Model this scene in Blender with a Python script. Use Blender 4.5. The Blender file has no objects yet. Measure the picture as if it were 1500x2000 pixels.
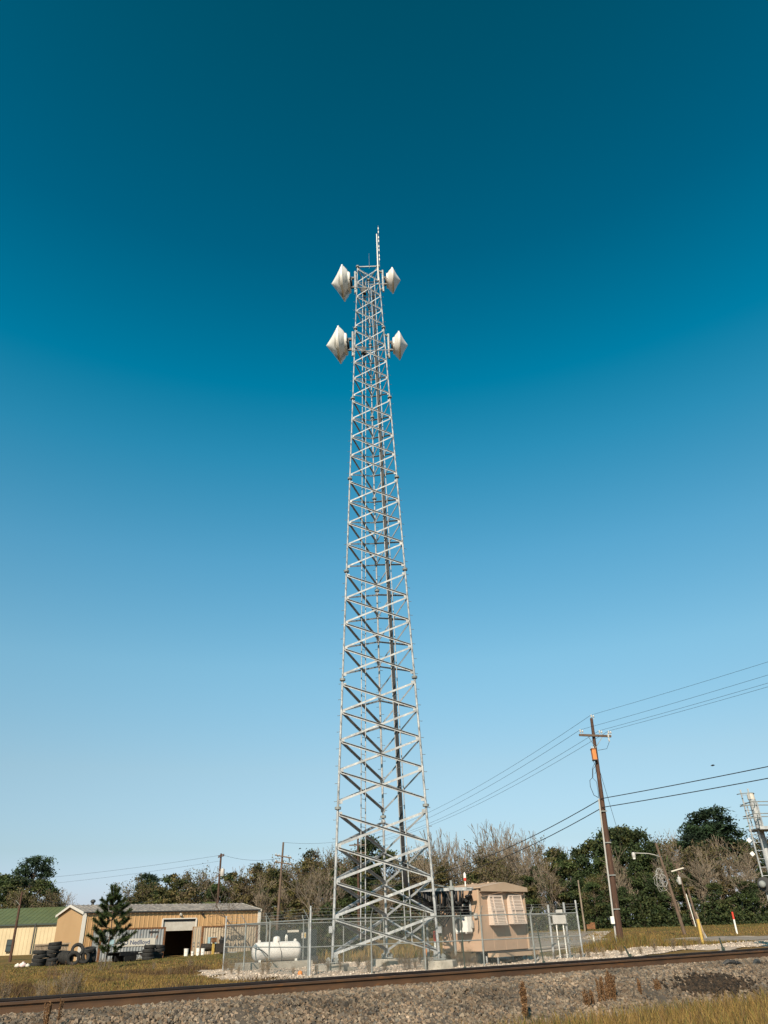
import bpy, math, random
import numpy as np
from mathutils import Vector as V, Matrix, noise as mnoise
random.seed(7); rng = np.random.default_rng(11)
sc = bpy.context.scene
C = sc.collection
R = math.radians
# ---------------------------------------------------------------- camera
F_PX, PITCH, ROLL, EYE = 1425.0, R(29.74), R(1.945), 1.65
cd = bpy.data.cameras.new('camera'); cam = bpy.data.objects.new('camera', cd); C.objects.link(cam)
cd.sensor_fit = 'VERTICAL'; cd.sensor_height = 36.0; cd.lens = F_PX / 2000 * 36.0
cd.clip_start = 0.1; cd.clip_end = 6000
cam.matrix_world = Matrix.Translation((0, 0, EYE)) @ Matrix.Rotation(math.pi / 2 + PITCH, 4, 'X') @ Matrix.Rotation(-ROLL, 4, 'Z')
sc.camera = cam
# ---------------------------------------------------------------- sky, sun, exposure
SUN_EL, SUN_AZ = R(36), R(15)              # sun stands behind the camera, 15 degrees to the left
w = bpy.data.worlds.new('World'); sc.world = w; w.use_nodes = True
nt = w.node_tree; bg = nt.nodes['Background']
sk = nt.nodes.new('ShaderNodeTexSky'); sk.sky_type = 'NISHITA'; sk.sun_disc = False
sk.sun_elevation = SUN_EL; sk.sun_rotation = math.pi + SUN_AZ
tc = nt.nodes.new('ShaderNodeTexCoord'); sx = nt.nodes.new('ShaderNodeSeparateXYZ')
rp = nt.nodes.new('ShaderNodeValToRGB'); mx = nt.nodes.new('ShaderNodeMix'); mx.data_type = 'RGBA'; mx.blend_type = 'MULTIPLY'; mx.inputs[0].default_value = 1
nt.links.new(tc.outputs['Generated'], sx.inputs[0]); nt.links.new(sx.outputs[2], rp.inputs[0])
nt.links.new(sk.outputs[0], mx.inputs[6]); nt.links.new(rp.outputs[0], mx.inputs[7]); nt.links.new(mx.outputs[2], bg.inputs[0])
SKY = [(0.0, (.58, .64, .97)), (.03, (.58, .63, .90)), (.09, (.545, .60, .65)), (.18, (.65, .73, .68)), (.306, (.62, .92, .84)),
       (.434, (.40, .95, .925)), (.556, (.13, .90, .91)), (.633, (.0, .80, .83)), (.755, (.0, .56, .60)), (.906, (.0, .42, .41)), (1, (.0, .37, .35))]
cr = rp.color_ramp
while len(cr.elements) < len(SKY): cr.elements.new(.5)
for e, (p, c) in zip(cr.elements, SKY): e.position = p; e.color = (*c, 1)
bg.inputs[1].default_value = 0.105
sd = bpy.data.lights.new('sun', 'SUN'); sun = bpy.data.objects.new('sun', sd); C.objects.link(sun)
sd.energy = 5.0; sd.angle = R(.53); sd.color = (1, .86, .68)
sun.rotation_euler = V((math.sin(SUN_AZ) * math.cos(SUN_EL), math.cos(SUN_AZ) * math.cos(SUN_EL), -math.sin(SUN_EL))).to_track_quat('-Z', 'Y').to_euler()
vs = sc.view_settings; vs.view_transform = 'Standard'; vs.look = 'None'; vs.gamma = 1; vs.exposure = .74; vs.use_curve_mapping = False
sc.cycles.max_bounces = 6; sc.cycles.diffuse_bounces = 3; sc.cycles.transparent_max_bounces = 4
# ---------------------------------------------------------------- helpers
_cp, _sp, _cr, _sr = math.cos(PITCH), math.sin(PITCH), math.cos(ROLL), math.sin(ROLL)
def at(px, py, y):                          # the point at distance y (metres ahead) seen at photo pixel px, py
    a, b = px - 750, 1000 - py
    u, v = a * _cr + b * _sr, -a * _sr + b * _cr
    k = y / (F_PX * _cp - v * _sp)
    return V((u * k, y, EYE + (F_PX * _sp + v * _cp) * k))
def sst(a, b, x):
    t = np.clip((x - a) / (b - a), 0, 1); return t * t * (3 - 2 * t)
TU, TN = np.array([.8490, .5284]), np.array([-.5284, .8490])   # along the track, across it (away from the camera)
T0 = np.array([0, 16.08])
def trk(a, s, z=0.): p = T0 + TU * a + TN * s; return V((p[0], p[1], z))
def ground(x, y):
    x = np.asarray(x, float); y = np.asarray(y, float)
    s = (x - T0[0]) * TN[0] + (y - T0[1]) * TN[1]
    z = .15 + .35 * sst(6.5, 12, x) - .33 * sst(8, 26, -x) * sst(40, 72, y) - .20 * sst(9.5, 13, -x) * (1 - sst(40, 72, y)) - .12 * sst(3.5, 8, (x * -.5284 + (y - 16.08) * .849)) * (1 - sst(28, 34, y))
    z = z + sst(70, 125, y) * .5 * (1 - .8 * sst(10, 30, -x))
    z = np.where(s < 1, .12 + 0 * z, z)
    far = sst(3.6, 9, s) * (1 - sst(80, 140, y))
    return z + far * .05 * (np.sin(x * .9 + 1.3) * np.sin(y * .7) + .6 * np.sin(x * 2.1 + y * 1.3)) 
def gz(x, y): return float(ground(x, y))
def on(px, y):                              # ground point at distance y under photo column px
    lo, hi = 1500., 2600.
    for _ in range(40):
        m = (lo + hi) / 2; p = at(px, m, y)
        if p.z > gz(p.x, y): lo = m
        else: hi = m
    return V((p.x, y, gz(p.x, y)))
class MB:
    def __init__(s): s.v = []; s.f = []
    def quad(s, *p):
        n = len(s.v); s.v += [V(q) for q in p]; s.f.append(tuple(range(n, n + len(p))))
    def box(s, c, size, ax=None):
        c = V(c); ax = ax or (V((1, 0, 0)), V((0, 1, 0)), V((0, 0, 1)))
        a, b, d = [ax[i] * (size[i] / 2) for i in range(3)]; n = len(s.v)
        s.v += [c + a * i + b * j + d * k for k in (-1, 1) for j in (-1, 1) for i in (-1, 1)]
        s.f += [tuple(n + q for q in f) for f in ((0, 2, 3, 1), (4, 5, 7, 6), (0, 1, 5, 4), (2, 6, 7, 3), (0, 4, 6, 2), (1, 3, 7, 5))]
        return s
    def bar(s, p, q, wd, th, side=(0, 0, 1)):   # a rectangular bar from p to q; wd along side, th across
        p, q = V(p), V(q); d = (q - p); L = d.length; d.normalize()
        sd_ = V(side); sd_ = (sd_ - d * sd_.dot(d)).normalized(); t = d.cross(sd_)
        return s.box((p + q) / 2, (L, wd, th), (d, sd_, t))
    def tube(s, pts, r, n=8, cap=True):
        pts = [V(p) for p in pts]; m = len(pts); rs = r if isinstance(r, (list, tuple)) else [r] * m
        base = len(s.v); ref = None
        for i, p in enumerate(pts):
            d = (pts[min(i + 1, m - 1)] - pts[max(i - 1, 0)]).normalized()
            if ref is None: ref = V((1, 0, 0)) if abs(d.x) < .8 else V((0, 1, 0))
            x = (ref - d * ref.dot(d)).normalized(); y = d.cross(x); ref = x
            s.v += [p + (x * math.cos(2 * math.pi * k / n) + y * math.sin(2 * math.pi * k / n)) * rs[i] for k in range(n)]
        for i in range(m - 1):
            for k in range(n):
                a = base + i * n + k; b = base + i * n + (k + 1) % n; s.f.append((a, b, b + n, a + n))
        if cap: s.f.append(tuple(base + k for k in reversed(range(n)))); s.f.append(tuple(base + (m - 1) * n + k for k in range(n)))
        return s
    def lathe(s, prof, o, d, n=24, cap=True):   # prof: (radius, distance along d)
        d = V(d).normalized(); o = V(o)
        x = V((1, 0, 0)) if abs(d.x) < .8 else V((0, 1, 0)); x = (x - d * x.dot(d)).normalized(); y = d.cross(x); b = len(s.v)
        for r, h in prof: s.v += [o + d * h + (x * math.cos(2 * math.pi * k / n) + y * math.sin(2 * math.pi * k / n)) * r for k in range(n)]
        for i in range(len(prof) - 1):
            for k in range(n):
                a = b + i * n + k; c = b + i * n + (k + 1) % n; s.f.append((a, c, c + n, a + n))
        if cap: s.f.append(tuple(b + k for k in reversed(range(n)))); s.f.append(tuple(b + (len(prof) - 1) * n + k for k in range(n)))
        return s
    def ribbed(s, o, u, v, n, L, H, pitch, prof):   # a sheet with ribs: prof = (fraction of the pitch, depth); H a number or a function of the distance along u
        o, u, v, n = V(o), V(u), V(v), V(n); xs = []; k = 0
        while k * pitch < L:
            for fr, dp in prof:
                x = (k + fr) * pitch
                if x <= L: xs.append((x, dp))
            k += 1
        xs.append((L, xs[-1][1])); b = len(s.v)
        for x, dp in xs:
            h = H(x) if callable(H) else H
            s.v += [o + u * x + n * dp, o + u * x + v * h + n * dp]
        s.f += [(b + 2 * i, b + 2 * i + 2, b + 2 * i + 3, b + 2 * i + 1) for i in range(len(xs) - 1)]
        return s
    def build(s, name, m, parent=None, smooth=False, loc=None, **props):
        return link(name, [tuple(q) for q in s.v], s.f, m, parent, smooth, loc, **props)
def origin(o):
    while o.parent: o = o.parent
    return o.location
def link(name, verts, faces, m, parent=None, smooth=False, loc=None, **props):
    off = V(origin(parent)) if parent else V(loc or (0, 0, 0))
    me = bpy.data.meshes.new(name); me.from_pydata([(q[0] - off.x, q[1] - off.y, q[2] - off.z) for q in verts], [], faces)
    if m: me.materials.append(m)
    if smooth:
        me.shade_smooth()
        if smooth != 2: me.set_sharp_from_angle(angle=R(smooth if smooth > 2 else 40))
    o = bpy.data.objects.new(name, me); C.objects.link(o); o.parent = parent
    if not parent: o.location = off
    for k, q in props.items(): o[k] = q
    return o
def npmesh(name, verts, faces, m, parent=None, col=None, loc=None, flat=True, **props):   # big meshes from arrays (verts local to parent/loc)
    off = np.array(origin(parent) if parent else (loc or (0, 0, 0)))
    verts = np.asarray(verts, np.float32) - off.astype(np.float32); faces = np.asarray(faces, np.int32); k = faces.shape[1]
    me = bpy.data.meshes.new(name); me.vertices.add(len(verts)); me.vertices.foreach_set('co', verts.ravel())
    me.loops.add(faces.size); me.loops.foreach_set('vertex_index', faces.ravel())
    me.polygons.add(len(faces)); me.polygons.foreach_set('loop_start', np.arange(len(faces), dtype=np.int32) * k)
    if not flat: me.polygons.foreach_set('use_smooth', np.ones(len(faces), bool))
    else: me.shade_flat()
    if col is not None:
        at_ = me.color_attributes.new('Col', 'FLOAT_COLOR', 'POINT'); a = np.ones((len(verts), 4), np.float32); a[:, :3] = np.asarray(col) * ALB; at_.data.foreach_set('color', a.ravel())
    me.update(calc_edges=True); me.validate()
    if m: me.materials.append(m)
    o = bpy.data.objects.new(name, me); C.objects.link(o); o.parent = parent
    if not parent: o.location = V(off)
    for q, x in props.items(): o[q] = x
    return o
def thing(name, label, cat, loc=(0, 0, 0), group=None):
    o = bpy.data.objects.new(name, None); C.objects.link(o); o.location = loc; o.empty_display_size = .2
    o['label'] = label; o['category'] = cat
    if group: o['group'] = group
    return o
def tagd(o, label, cat, group=None):
    o['label'] = label; o['category'] = cat
    if group: o['group'] = group
    return o
def dup(root, loc, rz=0, scale=(1, 1, 1), label=None, group=None, rot=None):
    r = root.copy(); C.objects.link(r); r.location = loc; r.rotation_euler = rot or (0, 0, rz); r.scale = scale
    if label: r['label'] = label
    if group: r['group'] = group
    for ch in list(root.children):
        c = ch.copy(); C.objects.link(c); c.parent = r
        for g in ch.children:
            d = g.copy(); C.objects.link(d); d.parent = c
    return r
# ---------------------------------------------------------------- materials
ALB = .72                                           # real-world albedos, balanced against the exposure above
def mat(name, c1, c2=None, scale=4., rough=.75, metal=0., bump=0., bscale=30., lo=.35, hi=.65, stretch=None, c3=None, s3=30., t3=(.6, .75), spec=.35, coords='pos'):
    c1, c2, c3 = [tuple(x * ALB for x in c) if c else c for c in (c1, c2, c3)]
    m = bpy.data.materials.new(name); m.use_nodes = True; n = m.node_tree; b = n.nodes['Principled BSDF']
    b.inputs['Roughness'].default_value = rough; b.inputs['Metallic'].default_value = metal; b.inputs['Specular IOR Level'].default_value = spec
    b.inputs['Base Color'].default_value = (*c1, 1)
    if coords == 'pos': g = n.nodes.new('ShaderNodeNewGeometry'); vec = g.outputs['Position']
    else: g = n.nodes.new('ShaderNodeTexCoord'); vec = g.outputs['Object']
    if stretch:
        mp = n.nodes.new('ShaderNodeMapping'); mp.inputs['Scale'].default_value = stretch; n.links.new(vec, mp.inputs[0]); vec = mp.outputs[0]
    def nz(sc_, det=4):
        t = n.nodes.new('ShaderNodeTexNoise'); t.inputs['Scale'].default_value = sc_; t.inputs['Detail'].default_value = det; n.links.new(vec, t.inputs['Vector']); return t.outputs['Fac']
    def ramp(src, a, c, A, B):
        r_ = n.nodes.new('ShaderNodeValToRGB'); e = r_.color_ramp.elements; e[0].position, e[1].position = a, c; e[0].color, e[1].color = (*A, 1), (*B, 1); n.links.new(src, r_.inputs[0]); return r_.outputs[0]
    out = None
    if c2: out = ramp(nz(scale), lo, hi, c1, c2)
    if c3:
        mk = ramp(nz(s3, 6), t3[0], t3[1], (0, 0, 0), (1, 1, 1))
        q = n.nodes.new('ShaderNodeMix'); q.data_type = 'RGBA'; n.links.new(mk, q.inputs[0]); q.inputs[6].default_value = (*c1, 1); q.inputs[7].default_value = (*c3, 1)
        if out: n.links.new(out, q.inputs[6])
        out = q.outputs[2]
    if out: n.links.new(out, b.inputs['Base Color'])
    if bump:
        bp = n.nodes.new('ShaderNodeBump'); bp.inputs['Strength'].default_value = bump; bp.inputs['Distance'].default_value = .02
        n.links.new(nz(bscale, 5), bp.inputs['Height']); n.links.new(bp.outputs[0], b.inputs['Normal'])
    return m
def colmat(name, rough=.8, tint=None, trans=0.):     # colour from the mesh's own per-piece colour
    m = bpy.data.materials.new(name); m.use_nodes = True; n = m.node_tree; b = n.nodes['Principled BSDF']
    a = n.nodes.new('ShaderNodeVertexColor'); a.layer_name = 'Col'; n.links.new(a.outputs[0], b.inputs['Base Color'])
    b.inputs['Roughness'].default_value = rough; b.inputs['Specular IOR Level'].default_value = .25
    if trans:
        t = n.nodes.new('ShaderNodeBsdfTranslucent'); n.links.new(a.outputs[0], t.inputs[0]); x = n.nodes.new('ShaderNodeMixShader'); x.inputs[0].default_value = trans
        n.links.new(b.outputs[0], x.inputs[1]); n.links.new(t.outputs[0], x.inputs[2]); n.links.new(x.outputs[0], n.nodes['Material Output'].inputs[0])
    return m
M = dict(
    galv=mat('galvanised_steel', (.43, .435, .45), (.27, .28, .295), 2.2, .6, .12, c3=(.60, .59, .57), s3=9, t3=(.52, .75)),
    galv2=mat('weathered_galvanised_steel', (.30, .31, .30), (.20, .21, .21), 5, .65, .15),
    wire=mat('fence_wire', (.20, .21, .20), None, rough=.7),
    screen=mat('dusty_screen', (.20, .15, .11), None, rough=.9),
    darkmetal=mat('dark_metal', (.03, .032, .035), (.05, .05, .05), 9, .55),
    cable=mat('black_cable', (.018, .018, .02), None, rough=.5),
    white=mat('white_paint', (.86, .83, .79), (.78, .75, .70), 2.5, .45),
    tank=mat('tank_paint', (.82, .78, .75), (.73, .68, .65), 1.5, .35, c3=(.5, .4, .32), s3=7, t3=(.68, .8)),
    concrete=mat('concrete', (.42, .38, .33), (.31, .28, .24), 3, .9, bump=.3, bscale=25, c3=(.2, .18, .14), s3=8, t3=(.58, .75)),
    shelter=mat('shelter_paint', (.53, .355, .25), (.47, .315, .22), 1.2, .6, c3=(.33, .21, .14), s3=3, t3=(.62, .85), bump=.1, bscale=60),
    shelter2=mat('shelter_trim', (.53, .38, .27), (.48, .34, .24), 2, .55),
    louvre=mat('louvre_paint', (.68, .54, .46), (.62, .49, .41), 3, .5),
    tanwall=mat('tan_metal_wall', (.54, .325, .155), (.46, .27, .125), .5, .5, c3=(.33, .17, .06), s3=2.2, t3=(.62, .85), stretch=(1, 1, .25)),
    tangable=mat('tan_gable_wall', (.53, .33, .165), (.48, .295, .145), .4, .55),
    tanroof=mat('weathered_metal_roof', (.34, .29, .25), (.17, .145, .13), 1.2, .6, .1, c3=(.13, .10, .08), s3=3, t3=(.55, .7)),
    cream=mat('cream_metal_wall', (.60, .47, .295), (.54, .42, .26), .6, .55),
    greenroof=mat('green_metal_roof', (.115, .130, .048), (.095, .11, .042), .6, .5),
    trim=mat('white_trim', (.70, .64, .58), None, rough=.5),
    cont1=mat('grey_container_paint', (.34, .34, .34), (.24, .25, .26), 1.3, .6, c3=(.26, .10, .04), s3=2.6, t3=(.62, .70), stretch=(1, 1, .4)),
    cont2=mat('tan_container_paint', (.52, .41, .30), (.44, .33, .23), 1.3, .6, c3=(.27, .11, .04), s3=2.2, t3=(.62, .72), stretch=(1, 1, .4)),
    rust=mat('rusty_steel', (.22, .095, .04), (.12, .055, .026), 4, .85, c3=(.42, .17, .05), s3=9, t3=(.55, .7)),
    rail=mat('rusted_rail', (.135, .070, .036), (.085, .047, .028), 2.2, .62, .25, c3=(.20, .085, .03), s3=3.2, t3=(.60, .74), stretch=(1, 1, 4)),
    railfar=mat('dark_far_rail', (.028, .019, .017), (.018, .013, .012), 4, .6, .2),  # near-black brown for the far rail, darker than the near one
    raildark=mat('rail_fillet_shade', (.012, .009, .008), None, rough=.8),  # near-black standing for shade below the rail head, not applied
    brightrust=mat('fresh_rust', (.62, .23, .06), (.45, .15, .04), 9, .7),
    tie=mat('old_timber_tie', (.055, .042, .034), (.035, .028, .024), 6, .9, bump=.4, bscale=40),
    wood=mat('utility_pole_wood', (.095, .045, .028), (.052, .027, .018), 5, .85, stretch=(3, 3, .25), c3=(.22, .12, .075), s3=6, t3=(.6, .75)),
    wood2=mat('old_grey_pole_wood', (.17, .115, .082), (.10, .066, .048), 5, .9, stretch=(3, 3, .3)),
    plank=mat('weathered_plank', (.40, .30, .21), (.27, .20, .14), 4, .9, stretch=(3, 3, .3)),
    porcelain=mat('insulator_porcelain', (.55, .54, .52), None, rough=.25),
    orange=mat('rusty_orange_box', (.66, .24, .07), (.55, .18, .05), 6, .7),
    redpaint=mat('red_paint', (.62, .055, .03), None, rough=.5),
    yellow=mat('yellow_paint', (.60, .40, .10), (.50, .32, .08), 5, .55),
    rubber=mat('old_tyre_rubber', (.017, .016, .016), (.028, .026, .024), 5, .8, bump=.3, bscale=30),
    black=mat('black_steel', (.014, .014, .016), (.024, .022, .022), 4, .6),
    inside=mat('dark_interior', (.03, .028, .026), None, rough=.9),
    glass=mat('window_glass', (.04, .06, .065), None, rough=.1, spec=.6),
    bluegreen=mat('dark_blue_green_steel', (.007, .015, .019), (.010, .019, .021), 4, .5),
    bark=mat('pale_bark', (.30, .235, .175), (.17, .13, .10), 3, .95, stretch=(2, 2, .6)),
    bark2=mat('dark_bark', (.12, .088, .065), (.075, .055, .042), 3, .95, stretch=(2, 2, .6)),
    twig=mat('grey_brown_twigs', (.29, .225, .165), (.19, .145, .105), .6, .95),
    leaf=colmat('tree_leaves', .75, trans=.18), needle=colmat('pine_needles', .6, trans=.12),
    grass=colmat('grass_blades', .8, trans=.2), stone=colmat('crushed_stone', .92), limestone=colmat('limestone_chips', .95),
    logo_blue=mat('pale_blue_print', (.33, .50, .56), (.42, .53, .55), 6, .6), ink=mat('black_print', (.03, .03, .035), (.07, .06, .055), 8, .7), inkblue=mat('navy_print', (.035, .06, .14), None, rough=.6),
    cream2=mat('cream_print_panel', (.66, .60, .53), (.58, .52, .45), 3, .6), pink=mat('pale_pink_plastic', (.75, .45, .44), (.75, .70, .68), 8, .5),
    teal=mat('green_coated_steel', (.035, .05, .04), None, rough=.6), greybox=mat('grey_box_paint', (.46, .43, .41), (.40, .38, .36), 4, .5), dirtbox=mat('dark_machine_grease', (.02, .018, .016), (.06, .045, .035), 12, .7))
# dish paint: white with mildew streaks running down the lower half
def dish_mat():
    m = bpy.data.materials.new('stained_radome'); m.use_nodes = True; n = m.node_tree; b = n.nodes['Principled BSDF']; b.inputs['Roughness'].default_value = .45
    t = n.nodes.new('ShaderNodeTexCoord'); s = n.nodes.new('ShaderNodeSeparateXYZ'); n.links.new(t.outputs['Object'], s.inputs[0])
    mp = n.nodes.new('ShaderNodeMapping'); mp.inputs['Scale'].default_value = (3.2, 2.0, .35); n.links.new(t.outputs['Object'], mp.inputs[0])
    z = n.nodes.new('ShaderNodeTexNoise'); z.inputs['Scale'].default_value = 1.4; z.inputs['Detail'].default_value = 5; n.links.new(mp.outputs[0], z.inputs['Vector'])
    def math_(op, a, bb):
        q = n.nodes.new('ShaderNodeMath'); q.operation = op; q.use_clamp = op == 'MULTIPLY'
        for i, x in enumerate((a, bb)):
            if hasattr(x, 'type'): n.links.new(x, q.inputs[i])
            else: q.inputs[i].default_value = x
        return q.outputs[0]
    low = n.nodes.new('ShaderNodeMapRange'); n.links.new(s.outputs[2], low.inputs[0]); low.inputs[1].default_value = .0; low.inputs[2].default_value = -.95
    st = n.nodes.new('ShaderNodeMapRange'); n.links.new(z.outputs[0], st.inputs[0]); st.inputs[1].default_value = .46; st.inputs[2].default_value = .60
    k = math_('MULTIPLY', low.outputs[0], st.outputs[0])
    q = n.nodes.new('ShaderNodeMix'); q.data_type = 'RGBA'; n.links.new(k, q.inputs[0]); q.inputs[6].default_value = (.66, .625, .585, 1); q.inputs[7].default_value = (.15, .12, .055, 1)
    n.links.new(q.outputs[2], b.inputs['Base Color']); return m
M['dish'] = dish_mat(); M['dish2'] = mat('clean_radome', (.84, .79, .75), (.78, .72, .67), 1.2, .45, c3=(.5, .38, .28), s3=3, t3=(.72, .85))
def ground_mat():
    m = bpy.data.materials.new('dry_winter_grass_ground'); m.use_nodes = True; n = m.node_tree; b = n.nodes['Principled BSDF']; b.inputs['Roughness'].default_value = .95; b.inputs['Specular IOR Level'].default_value = .1
    g = n.nodes.new('ShaderNodeNewGeometry')
    def nz(s_, det=5):
        t = n.nodes.new('ShaderNodeTexNoise'); t.inputs['Scale'].default_value = s_; t.inputs['Detail'].default_value = det; n.links.new(g.outputs['Position'], t.inputs['Vector']); return t.outputs[0]
    def ramp(src, st):
        r_ = n.nodes.new('ShaderNodeValToRGB')
        while len(r_.color_ramp.elements) < len(st): r_.color_ramp.elements.new(.5)
        for e, (p, c) in zip(r_.color_ramp.elements, st): e.position = p; e.color = (*c, 1)
        n.links.new(src, r_.inputs[0]); return r_.outputs[0]
    a = ramp(nz(.22), [(.30, (.060, .060, .018)), (.44, (.13, .09, .029)), (.58, (.18, .108, .037)), (.72, (.086, .056, .026))])
    c = ramp(nz(6, 8), [(.3, (.45, .42, .4)), (.7, (1, 1, 1))])
    q = n.nodes.new('ShaderNodeMix'); q.data_type = 'RGBA'; q.blend_type = 'MULTIPLY'; q.inputs[0].default_value = .8; n.links.new(a, q.inputs[6]); n.links.new(c, q.inputs[7]); n.links.new(q.outputs[2], b.inputs['Base Color'])
    bp = n.nodes.new('ShaderNodeBump'); bp.inputs['Strength'].default_value = .6; bp.inputs['Distance'].default_value = .08; n.links.new(nz(9, 6), bp.inputs['Height']); n.links.new(bp.outputs[0], b.inputs['Normal'])
    return m
M['ground'] = ground_mat()
M['gravel'] = mat('white_limestone_gravel', (.52, .415, .335), (.38, .295, .235), .8, .95, bump=.7, bscale=18, c3=(.26, .20, .15), s3=7, t3=(.56, .72))
M['ballastbase'] = mat('ballast_fines', (.10, .076, .058), (.07, .055, .043), 3, .95, bump=.8, bscale=22)
M['road'] = mat('worn_asphalt', (.27, .215, .175), (.21, .17, .14), .7, .9, bump=.2, bscale=30, c3=(.27, .22, .18), s3=2, t3=(.5, .75))
M['slabgrey'] = M['concrete']
# ================================================================ SETTING
xs = np.concatenate([[-1500, -900, -500, -300, -200, -140, -100], np.arange(-80, -44, 4), np.arange(-44, 46, .9), np.arange(46, 84, 4), [100, 140, 200, 300, 500, 900, 1500]])
ys = np.concatenate([[-300, -120, -60, -30, -15], np.arange(-8, 10, 3), np.arange(10, 96, .9), np.arange(96, 160, 4), [175, 200, 260, 340, 480, 700, 1100, 1800, 2600]])
X, Y = np.meshgrid(xs, ys); Z = ground(X, Y); nx, ny = len(xs), len(ys)
i = np.arange(nx * ny).reshape(ny, nx)
npmesh('ground', np.stack([X.ravel(), Y.ravel(), Z.ravel()], 1), np.stack([i[:-1, :-1].ravel(), i[:-1, 1:].ravel(), i[1:, 1:].ravel(), i[1:, :-1].ravel()], 1), M['ground'], flat=False, kind='structure')
def inpoly(x, y, P):
    r = np.zeros(x.shape, bool); n = len(P)
    for k in range(n):
        x0, y0 = P[k]; x1, y1 = P[(k + 1) % n]
        c = ((y0 > y) != (y1 > y)); t = np.where(c, (x1 - x0) * (y - y0) / ((y1 - y0) or 1e-9) + x0, 0); r ^= c & (x < t)
    return r
def patch(name, P, m, lift, cell=.3, wob=.6, **kw):      # a sheet lying on the terrain with a ragged edge
    xs_ = [p[0] for p in P]; ys_ = [p[1] for p in P]
    gx = np.arange(min(xs_) - 1, max(xs_) + 1, cell); gy = np.arange(min(ys_) - 1, max(ys_) + 1, cell); X, Y = np.meshgrid(gx, gy)
    cx, cy = X[:-1, :-1] + cell / 2, Y[:-1, :-1] + cell / 2
    wx = cx + wob * (np.sin(cy * 1.7) * .5 + np.sin(cx * 3.1 + cy * 2.3) * .5); wy = cy + wob * (np.sin(cx * 1.9 + 1) * .5 + np.sin(cx * 2.7 - cy * 3.3) * .5)
    keep = inpoly(wx, wy, P); i = np.arange(X.size).reshape(X.shape)
    q = np.stack([i[:-1, :-1][keep], i[:-1, 1:][keep], i[1:, 1:][keep], i[1:, :-1][keep]], 1)
    u, inv = np.unique(q, return_inverse=True)
    Vv = np.stack([X.ravel(), Y.ravel(), ground(X, Y).ravel() + lift], 1)[u]
    return npmesh(name, Vv, inv.reshape(q.shape), m, flat=False, **kw)
FA, FB = V((-3.45, 33.0, 0)), V((8.3, 38.7, 0))         # fence corners: near, far east
FD, FC = V((-8.5, 41.3, 0)), V((3.2, 47.6, 0))
GRAV = [(-9.6, 39.6), (-7.4, 34.4), (-3.9, 31.0), (1, 31.5), (7, 33), (14, 36.2), (24, 41), (34, 47.5), (33, 49), (22, 44.5), (14, 41.2), (10.5, 40.6), (9, 43), (4, 48.6), (-2, 45.8), (-9, 42.2)]
patch('gravel_yard', GRAV, M['gravel'], .02, wob=.8, kind='structure')
RC = [(90, 42.5), (40, 46.5), (20, 50.5), (12, 53.5), (9, 58), (10, 68), (18, 96)]
def ribbon(name, pts, wd, m, lift, **kw):
    P = []
    for k in range(len(pts) - 1):
        for t in np.linspace(0, 1, 12, endpoint=False): P.append(V((*pts[k], 0)).lerp(V((*pts[k + 1], 0)), t))
    P.append(V((*pts[-1], 0))); mb = MB(); rows = []
    for k, p in enumerate(P):
        d = (P[min(k + 2, len(P) - 1)] - P[max(k - 2, 0)]).normalized(); n_ = V((-d.y, d.x, 0)); row = []
        for j in range(7):
            q = p + n_ * (wd * (j / 6 - .5)); row.append(len(mb.v)); mb.v.append(V((q.x, q.y, gz(q.x, q.y) + lift)))
        rows.append(row)
    for a, b in zip(rows, rows[1:]):
        for j in range(6): mb.f.append((a[j], b[j], b[j + 1], a[j + 1]))
    return mb.build(name, m, smooth=2, **kw)
ribbon('road_shoulder', RC, 12.0, M['gravel'], .03, kind='structure')
ribbon('road', RC, 8.6, M['road'], .06, kind='structure')
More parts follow.
